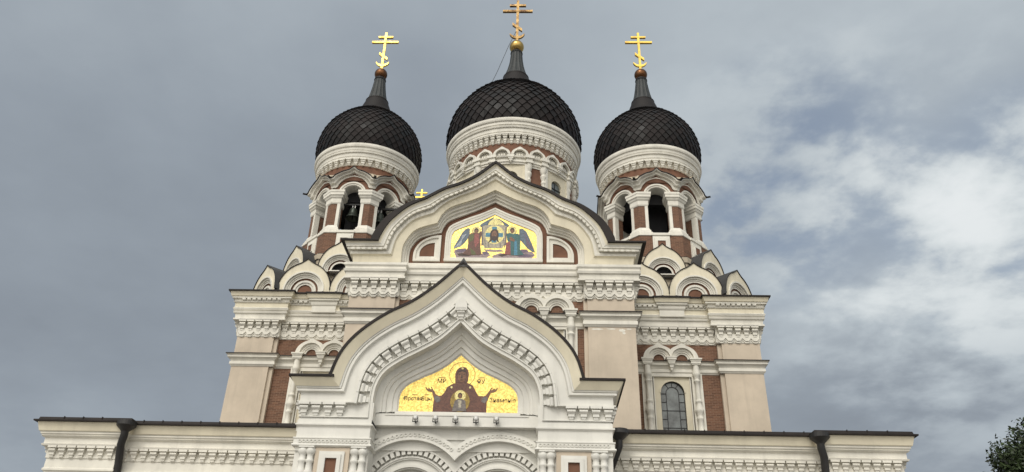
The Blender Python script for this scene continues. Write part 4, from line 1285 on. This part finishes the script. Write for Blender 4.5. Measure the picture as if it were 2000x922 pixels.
    def outset(cv, dd):
        res = []
        for i, p in enumerate(cv):
            a = Vector(cv[max(0, i - 1)]); b = Vector(cv[min(len(cv) - 1, i + 1)]); t = (b - a).normalized(); res.append((p[0] - t.y * dd, p[1] + t.x * dd))
        return res
    E1 = outset(O, .075); E1[0] = (O[0][0] - .09, O[0][1] + .01); E1[-1] = (O[-1][0] + .09, O[-1][1] + .01); yo = yf - .30
    E2 = outset(O, .02)
    r.ribbon(O, yo, E1, yo, 'roof_metal'); r.ribbon(E1, yo, E1, 33, 'roof_metal'); r.ribbon(O, yo, O, 33, 'roof_metal')
    for s in (-1, 1):
        a, b = sorted((s * 3.30, s * 4.52)); r.box(a, b, yf - .32, 25, 8.702, 8.76, 'roof_metal')
    r.face([(-.17, yo - .01, 12.06), (.17, yo - .01, 12.06), (0, yo + .12, 12.42)], 'grey_roof'); r.face([(-.17, yo - .01, 12.06), (0, yo + .12, 12.42), (0, yo + .5, 12.3)], 'grey_roof'); r.face([(.17, yo - .01, 12.06), (0, yo + .5, 12.3), (0, yo + .12, 12.42)], 'grey_roof')
    part(r, 'porch_roof')
    return G, yg


PG, YG = porch()


# ------------------------------------------------------------------ mosaics
def ell(cx, cz, rx, rz, n=28, a0=0, a1=360):
    return [(cx + rx * math.cos(rad(a0 + (a1 - a0) * i / n)), cz + rz * math.sin(rad(a0 + (a1 - a0) * i / n))) for i in range(n + (a1 - a0 < 360))]


def text_mesh(body, size, x, z, y, m, parent, name='inscription'):
    cu = bpy.data.curves.new(name, 'FONT'); cu.body = body; cu.size = size; cu.align_x = 'CENTER'; cu.extrude = .003; cu.offset = .0015
    o = bpy.data.objects.new(name, cu); COL.objects.link(o)
    dg = bpy.context.evaluated_depsgraph_get(); me = bpy.data.meshes.new_from_object(o.evaluated_get(dg))
    bpy.data.objects.remove(o); bpy.data.curves.remove(cu)
    me.materials.clear(); me.materials.append(MATS[m])
    me.transform(Matrix.Translation((x, y, z)) @ Matrix.Rotation(rad(90), 4, 'X'))
    t = bpy.data.objects.new(name, me); COL.objects.link(t); t.parent = parent
    return t


def lower_mosaic():
    y = YG - .03
    p = MB(); p.prism([(-1.66, 8.05)] + [(x * 1.01, z + .01) for x, z in PG] + [(1.66, 8.05)], y, y + .03, 'gold_mosaic')
    panel = part(p, 'entrance_mosaic', None, 'golden mosaic with haloed figure raising both hands')
    q = lambda zx, zy: ((zx - 777) / 410.0, 8.06 + (735 - zy) / 389.0)
    Q = lambda pts: [q(a, b) for a, b in pts]
    lay = [0]
    def sheet(mb, pts, m, k):
        lay[0] += 1; mb.prism(pts, y - .004 * k - .00013 * lay[0], y, m)
    h = MB()
    c = q(803, 305)
    A = ell(c[0], c[1], .365, .365, 40); B = ell(c[0], c[1], .353, .353, 40)
    h.ribbon(A + A[:1], y - .004, B + B[:1], y - .004, 'mosaic_dark_brown'); h.build('halo', panel)
    f = MB()
    sheet(f, Q([(490, 733), (492, 640), (500, 570), (530, 553), (580, 548), (610, 515), (640, 452), (690, 420), (735, 405), (760, 395), (850, 395), (880, 408), (930, 430), (962, 485), (1000, 548), (1050, 548), (1085, 565), (1098, 610), (1098, 733)]), 'mosaic_maroon', 2)
    sheet(f, Q([(727, 400), (722, 300), (738, 255), (770, 228), (805, 218), (840, 228), (868, 255), (880, 300), (872, 380), (860, 405)]), 'mosaic_maroon', 3)
    sheet(f, ell(*q(800, 322), .115, .19), 'mosaic_skin', 4)
    sheet(f, Q([(745, 300), (760, 262), (800, 248), (842, 262), (858, 300), (840, 285), (800, 272), (762, 285)]), 'mosaic_dark_brown', 5)
    for ex in (775, 825): sheet(f, ell(*q(ex, 308), .022, .012, 10), 'mosaic_dark_brown', 5)
    sheet(f, Q([(796, 312), (804, 312), (809, 350), (791, 350)]), 'mosaic_dark_brown', 5); sheet(f, Q([(782, 368), (818, 368), (812, 375), (788, 375)]), 'mosaic_dark_brown', 5)
    # raised hands with separate fingers
    for sg in (-1, 1):
        m_ = (lambda pts: [(803 + (a - 803) * -1, b) for a, b in pts]) if sg > 0 else (lambda pts: pts)
        sheet(f, Q(m_([(500, 600), (480, 545), (468, 510), (430, 505), (405, 490), (388, 456), (396, 454), (412, 474), (428, 478), (420, 462), (430, 462), (448, 478), (462, 482), (450, 452), (460, 452), (478, 482), (496, 506), (520, 540), (570, 560), (585, 600)])), 'mosaic_skin', 2.5)
        sheet(f, Q(m_([(500, 590), (500, 566), (530, 552), (565, 575), (570, 610), (530, 630)])), 'mosaic_grey', 3)
    for sx in (690, 902): sheet(f, ell(*q(sx, 455), .03, .035, 8), 'mosaic_pale_gold', 3.5)
    sheet(f, Q([(792, 228), (815, 228), (815, 250), (792, 250)]), 'mosaic_pale_gold', 6)
    f.build('robed_figure', panel)
    d = MB()
    sheet(d, ell(*q(795, 610), .27, .31), 'mosaic_olive_gold', 4)
    sheet(d, ell(*q(793, 548), .155, .16), 'mosaic_pale_gold', 5)
    sheet(d, Q([(735, 610), (770, 585), (815, 585), (855, 605), (872, 720), (710, 720)]), 'mosaic_grey', 6)
    sheet(d, Q([(775, 600), (812, 600), (812, 680), (780, 680)]), 'mosaic_linen', 6.5)
    sheet(d, ell(*q(793, 548), .062, .08, 18), 'mosaic_dark_brown', 7); sheet(d, ell(*q(793, 556), .045, .055, 16), 'mosaic_skin', 8)
    d.build('medallion', panel)
    for body, size, zx, zy in (('Прстая', .15, 258, 605), ('Бцы', .15, 412, 605), ('Знаменіе', .165, 1278, 612), ('МР', .17, 572, 405), ('ѲУ', .17, 1022, 408)):
        x, z = q(zx, zy); text_mesh(body, size, x, z, y - .006, 'mosaic_dark_brown', panel)
    t = MB()
    for zx in (572, 1022):
        x, z = q(zx, 345); t.box(x - .1, x + .1, y - .008, y - .002, z, z + .012, 'mosaic_dark_brown')
    for zx in (275, 412):
        x, z = q(zx, 545); t.box(x - .07, x + .07, y - .008, y - .002, z, z + .012, 'mosaic_dark_brown')
    x, z = q(160, 585); t.box(x - .05, x + .05, y - .008, y - .002, z - .02, z - .008, 'mosaic_dark_brown'); t.box(x - .05, x + .05, y - .008, y - .002, z + .02, z + .032, 'mosaic_dark_brown')
    t.build('abbreviation_mark', panel)


lower_mosaic()


def upper_mosaic():
    y = YF + .58
    Fk = [(2.36, 19.14), (2.36, 20.47), (2.28, 20.90), (2.07, 21.18), (1.32, 21.57), (.68, 21.83), (0, 22.18)]
    Gk = [(2.07, 19.36), (2.07, 20.45), (2.02, 20.70), (1.86, 20.90), (1.25, 21.18), (.62, 21.46), (0, 21.80)]
    F = mirror(spline(Fk, 6)); G = mirror(spline(Gk, 6))
    fr = MB()
    steps = [(0, .0), (0, -.11), (.28, -.13), (.32, -.11), (.6, -.10), (.64, -.08), (1.0, -.07), (1.0, -.02)]
    rings = [[(a[0] + (b[0] - a[0]) * t, y + o, a[1] + (b[1] - a[1]) * t) for t, o in steps] for a, b in zip(F, G)]
    fr.loft(rings, W); fr.box(-2.37, 2.37, y - .17, y, 19.14, 19.26, W); fr.box(-2.3, 2.3, y - .12, y, 19.262, 19.355, W)
    p = MB(); p.prism([(x * 1.005, z) for x, z in G] + [], y - .035, y - .005, 'gold_mosaic')
    panel = part(p, 'gable_mosaic', None, 'golden mosaic with two winged figures holding a cloth')
    fr.build('mosaic_frame', panel)
    y -= .035
    q = lambda zx, zy: ((zx - 800) / 313.0, 19.36 + (795 - zy) / 272.0)
    Q = lambda pts: [q(a, b) for a, b in pts]
    lay = [0]
    def sheet(mb, pts, m, k):
        lay[0] += 1; mb.prism(pts, y - .004 * k - .00013 * lay[0], y, m)
    gmb = MB()
    for pts, m in (([(200, 700), (300, 690), (420, 720), (560, 735), (700, 720), (760, 745), (700, 785), (240, 785)], 'mosaic_mauve'), ([(780, 760), (900, 715), (1050, 735), (1200, 700), (1380, 690), (1425, 740), (1380, 785), (800, 785)], 'mosaic_mauve'),
                   ([(190, 690), (260, 660), (380, 650), (400, 690), (300, 715)], 'mosaic_violet'), ([(1180, 690), (1220, 655), (1300, 660), (1330, 690), (1250, 715)], 'mosaic_violet'),
                   ([(640, 665), (740, 660), (830, 670), (900, 660), (960, 690), (850, 700), (700, 695)], 'mosaic_mauve'), ([(250, 730), (380, 715), (500, 745), (420, 770), (280, 765)], 'mosaic_dark_brown'), ([(1150, 745), (1290, 720), (1410, 750), (1330, 775), (1180, 770)], 'mosaic_violet'),
                   ([(620, 705), (700, 690), (740, 725), (660, 750)], 'mosaic_violet'), ([(860, 745), (960, 720), (1010, 745), (930, 770)], 'mosaic_dark_brown')):
        sheet(gmb, Q(pts), m, 1)
    gmb.build('cloud_bank', panel)
    cl = MB()
    sheet(cl, Q([(610, 300), (640, 288), (800, 292), (960, 288), (1000, 310), (985, 380), (990, 600), (950, 600), (930, 645), (800, 640), (660, 645), (640, 600), (610, 610), (620, 400)]), 'mosaic_linen', 2)
    for a in (650, 700, 880, 940): sheet(cl, Q([(a, 500), (a + 10, 500), (a + 30, 630), (a + 18, 630)]), 'mosaic_grey', 2.5)
    for pts in ([(600, 320), (625, 320), (640, 600), (612, 600)], [(968, 320), (990, 320), (990, 600), (965, 600)]): sheet(cl, Q(pts), 'mosaic_grey', 2.4)
    sheet(cl, ell(*q(805, 440), .47, .52, 36), 'mosaic_pale_gold', 3)
    sheet(cl, Q([(765, 320), (838, 320), (838, 560), (765, 560)]), 'mosaic_blue', 4); sheet(cl, Q([(668, 415), (935, 415), (935, 475), (668, 475)]), 'mosaic_blue', 4.5)
    sheet(cl, Q([(735, 450), (745, 390), (775, 362), (805, 356), (838, 362), (862, 390), (870, 450), (860, 520), (880, 560), (850, 545), (830, 500), (780, 500), (760, 540), (715, 560), (742, 515)]), 'mosaic_dark_brown', 5)
    sheet(cl, ell(*q(803, 440), .125, .22), 'mosaic_skin', 6)
    sheet(cl, Q([(765, 470), (800, 462), (842, 470), (835, 520), (803, 545), (772, 520)]), 'mosaic_dark_brown', 6.5)
    for ex in (785, 822): sheet(cl, ell(*q(ex, 432), .025, .016, 8), 'mosaic_dark_brown', 7)
    cl.build('cloth_with_face', panel)
    for nm, wing, parts_ in (
        ('winged_figure', [[(425, 350), (390, 340), (345, 370), (300, 430), (255, 520), (200, 620), (195, 660), (240, 640), (300, 620), (360, 560), (400, 500), (425, 440)]],
         [([(400, 480), (440, 420), (500, 410), (560, 420), (600, 390), (612, 420), (590, 520), (600, 640), (620, 740), (560, 750), (430, 750), (330, 735), (400, 660), (410, 580)], 'mosaic_maroon', 3), ([(410, 480), (450, 430), (495, 450), (480, 530), (430, 560)], 'mosaic_green', 4), ([(500, 430), (560, 425), (580, 560), (520, 640), (500, 560)], 'mosaic_rose', 4.2), ([(440, 640), (520, 700), (540, 745), (470, 745)], 'mosaic_green', 4.4)]),
        ('winged_figure', [[(1180, 350), (1230, 345), (1290, 390), (1330, 470), (1370, 560), (1400, 630), (1425, 700), (1380, 690), (1310, 640), (1240, 560), (1200, 520), (1180, 440)]],
         [([(985, 420), (1040, 415), (1100, 430), (1160, 420), (1200, 460), (1200, 560), (1200, 660), (1260, 740), (1160, 750), (1060, 745), (1050, 600), (1000, 520)], 'mosaic_teal', 3), ([(990, 560), (1050, 540), (1060, 740), (970, 735)], 'mosaic_rose', 3.5), ([(1030, 490), (1060, 470), (1120, 520), (1110, 545), (1050, 530)], 'mosaic_skin', 4), ([(1110, 520), (1150, 540), (1160, 740), (1110, 745)], 'mosaic_blue', 3.6)])):
        f = MB()
        for wpts in wing: sheet(f, Q(wpts), 'mosaic_slate_blue', 2)
        left = wing[0][0][0] < 800
        for i in range(6):
            t = i / 5
            if left: pts = [(330 - 60 * t + 40, 430 + 20 * t), (338 - 60 * t + 40, 436 + 20 * t), (215 + 90 * t, 645 - 20 * t), (208 + 90 * t, 640 - 20 * t)]
            else: pts = [(1250 + 20 * t, 420 + 10 * t), (1258 + 20 * t, 414 + 10 * t), (1400 - 90 * t, 660 - 30 * t), (1392 - 90 * t, 665 - 30 * t)]
            sheet(f, Q(pts), 'mosaic_wing_light' if left else 'mosaic_violet', 2.5)
        hx, hy = (525, 385) if left else (1075, 375)
        sheet(f, ell(*q(hx, hy), .20, .22, 28), 'mosaic_pale_gold', 2.2)
        A = ell(*q(hx, hy), .21, .23, 28); B = ell(*q(hx, hy), .195, .215, 28); f.ribbon(A + A[:1], y - .018, B + B[:1], y - .018, 'mosaic_dark_brown')
        sheet(f, ell(*q(hx, hy - 5), .11, .14, 18), 'mosaic_dark_brown', 3); sheet(f, ell(*q(hx, hy + 12), .075, .11, 18), 'mosaic_skin', 4)
        for pts, m, k in parts_: sheet(f, Q(pts), m, k)
        f.build(nm, panel)
    tw = MB()
    for pts in ([(575, 300), (600, 270), (660, 235), (740, 190), (790, 165), (770, 200), (720, 240), (700, 290), (640, 300), (590, 325)], [(810, 190), (870, 195), (940, 235), (1000, 275), (1030, 300), (1000, 322), (950, 292), (920, 250), (880, 215)]): sheet(tw, Q(pts), 'mosaic_slate_blue', 1.5)
    A = ell(*q(815, 290), .33, .38, 24, 0, 180); sheet(tw, A, 'mosaic_pale_gold', 1.2)
    tw.build('upper_wings', panel)


upper_mosaic()


# ------------------------------------------------------------------ things of their own
def floodlight(x, z):
    e = empty('floodlight', (x, YG - .32, 7.67))
    b = MB(); b.box(-.015, .015, -.11, .03, .0, .03, 'iron'); b.box(-.075, -.06, -.13, -.1, .0, .12, 'iron'); b.box(.06, .075, -.13, -.1, .0, .12, 'iron'); b.box(-.075, .075, -.13, -.1, .0, .018, 'iron'); b.build('bracket', e)
    h = MB(); h.T = Matrix.Translation((0, -.115, .10)) @ Matrix.Rotation(rad(-35), 4, 'X')
    h.lathe((0, 0, 0), [(0, -.05), (.04, -.05), (.058, -.02), (.06, .05)], 'lamp_shell', 16); h.build('housing', e)
    l = MB(); l.T = Matrix.Translation((0, -.115, .10)) @ Matrix.Rotation(rad(-35), 4, 'X'); l.lathe((0, 0, 0), [(.062, .045), (.066, .05), (.066, .075), (.05, .078), (0, .07)], 'lamp_shell', 16); l.build('lens', e)
    return e


FL = ['leftmost of the five small floodlights under the golden entrance mosaic', 'second floodlight from the left under the golden entrance mosaic', 'middle floodlight of the five under the golden entrance mosaic',
      'second floodlight from the right under the golden entrance mosaic', 'rightmost of the five small floodlights under the golden entrance mosaic']
fl0 = floodlight(-1.09, 7.7)
tag(fl0, FL[0], 'floodlight', 'floodlights under the entrance mosaic')
for i, x in enumerate((-.55, -.01, .54, 1.09)):
    c = copy_tree(fl0, None, None); c.location = (x, fl0.location.y, fl0.location.z); c['label'] = FL[i + 1]


def bell(x, y, z, s, label):
    e = empty('bell', (x, y, z))
    b = MB(); b.lathe((0, 0, 0), [(0, .0), (.12, -.01), (.2, -.05), (.24, -.14), (.27, -.34), (.32, -.52), (.42, -.66), (.46, -.74), (.44, -.75), (.38, -.66), (.2, -.3), (0, -.12)], 'bronze', 28)
    o = b.build('bell_body', e); o.scale = (s, s, s)
    h = MB(); h.box(-.10, -.05, -.03, .03, -.02, .22, 'lamp_shell'); h.box(.05, .10, -.03, .03, -.02, .22, 'lamp_shell'); h.box(-.9, .9, -.06, .06, .22, .32, 'iron'); o2 = h.build('hanger', e); o2.scale = (s, s, s)
    c = MB(); c.tube([(0, 0, -.2), (0, 0, -.8)], [.02, .05], 'iron', 8); o3 = c.build('clapper', e); o3.scale = (s, s, s)
    tag(e, label, 'bell', 'bells in the left tower')
    return e


bell(-9.30, 41.45, 27.02, 1.0, 'bronze bell hanging in the front arch of the left bell tower')
bell(-7.78, 42.0, 27.0, 1.15, 'bronze bell hanging behind the right hand arch of the left bell tower')


def tree(cx, cy, H, R, label):
    e = empty('tree', (cx, cy, 0))
    t = MB(); t.tube([(0, 0, -.1), (.05, 0, 1.5), (-.05, .1, 3.2), (.1, 0, 5.2), (0, 0, H * .8)], [.34, .27, .22, .17, .05], 'bark', 10)
    tips = []
    for i in range(170):
        a = random.uniform(0, 2 * math.pi); u = random.random(); z = H * (.32 + .66 * u); rr = R * math.sqrt(max(0.02, 1 - ((u - .38) / .64) ** 2)) * max(random.uniform(.3, 1.0), random.uniform(.3, 1.0))
        tips.append(Vector((rr * math.cos(a), rr * math.sin(a), z)))
    for tp in tips[:34]:
        z0 = max(1.8, tp.z * .62); t.tube([(0, 0, z0), (tp.x * .5, tp.y * .5, z0 + (tp.z - z0) * .45), tp], [.09, .05, .015], 'bark', 6, False)
    t.build('trunk', e)
    c = MB()
    for tp in tips:
        cr = random.uniform(.5, .95)
        for k in range(900):
            d = Vector((random.gauss(0, 1), random.gauss(0, 1), random.gauss(0, .75))); d = d.normalized() * cr * random.random() ** .45
            p = tp + d; s = random.uniform(.05, .10)
            n = Vector((random.gauss(0, 1), random.gauss(0, 1), random.gauss(.8, 1))).normalized(); u = n.cross(Vector((random.random(), random.random(), random.random()))).normalized(); v = n.cross(u)
            c.face([p - u * s, p - v * s * .55 + u * s * .1, p + u * s, p + v * s * .55 + u * s * .1], 'leaf')
    o = c.build('crown', e)
    tag(e, label, 'tree')


tree(22.6, 29.5, 10.35, 5.5, 'dark green leafy tree standing to the right of the cathedral')

for o in list(bpy.data.objects):
    if o.users_collection == (): bpy.data.objects.remove(o)
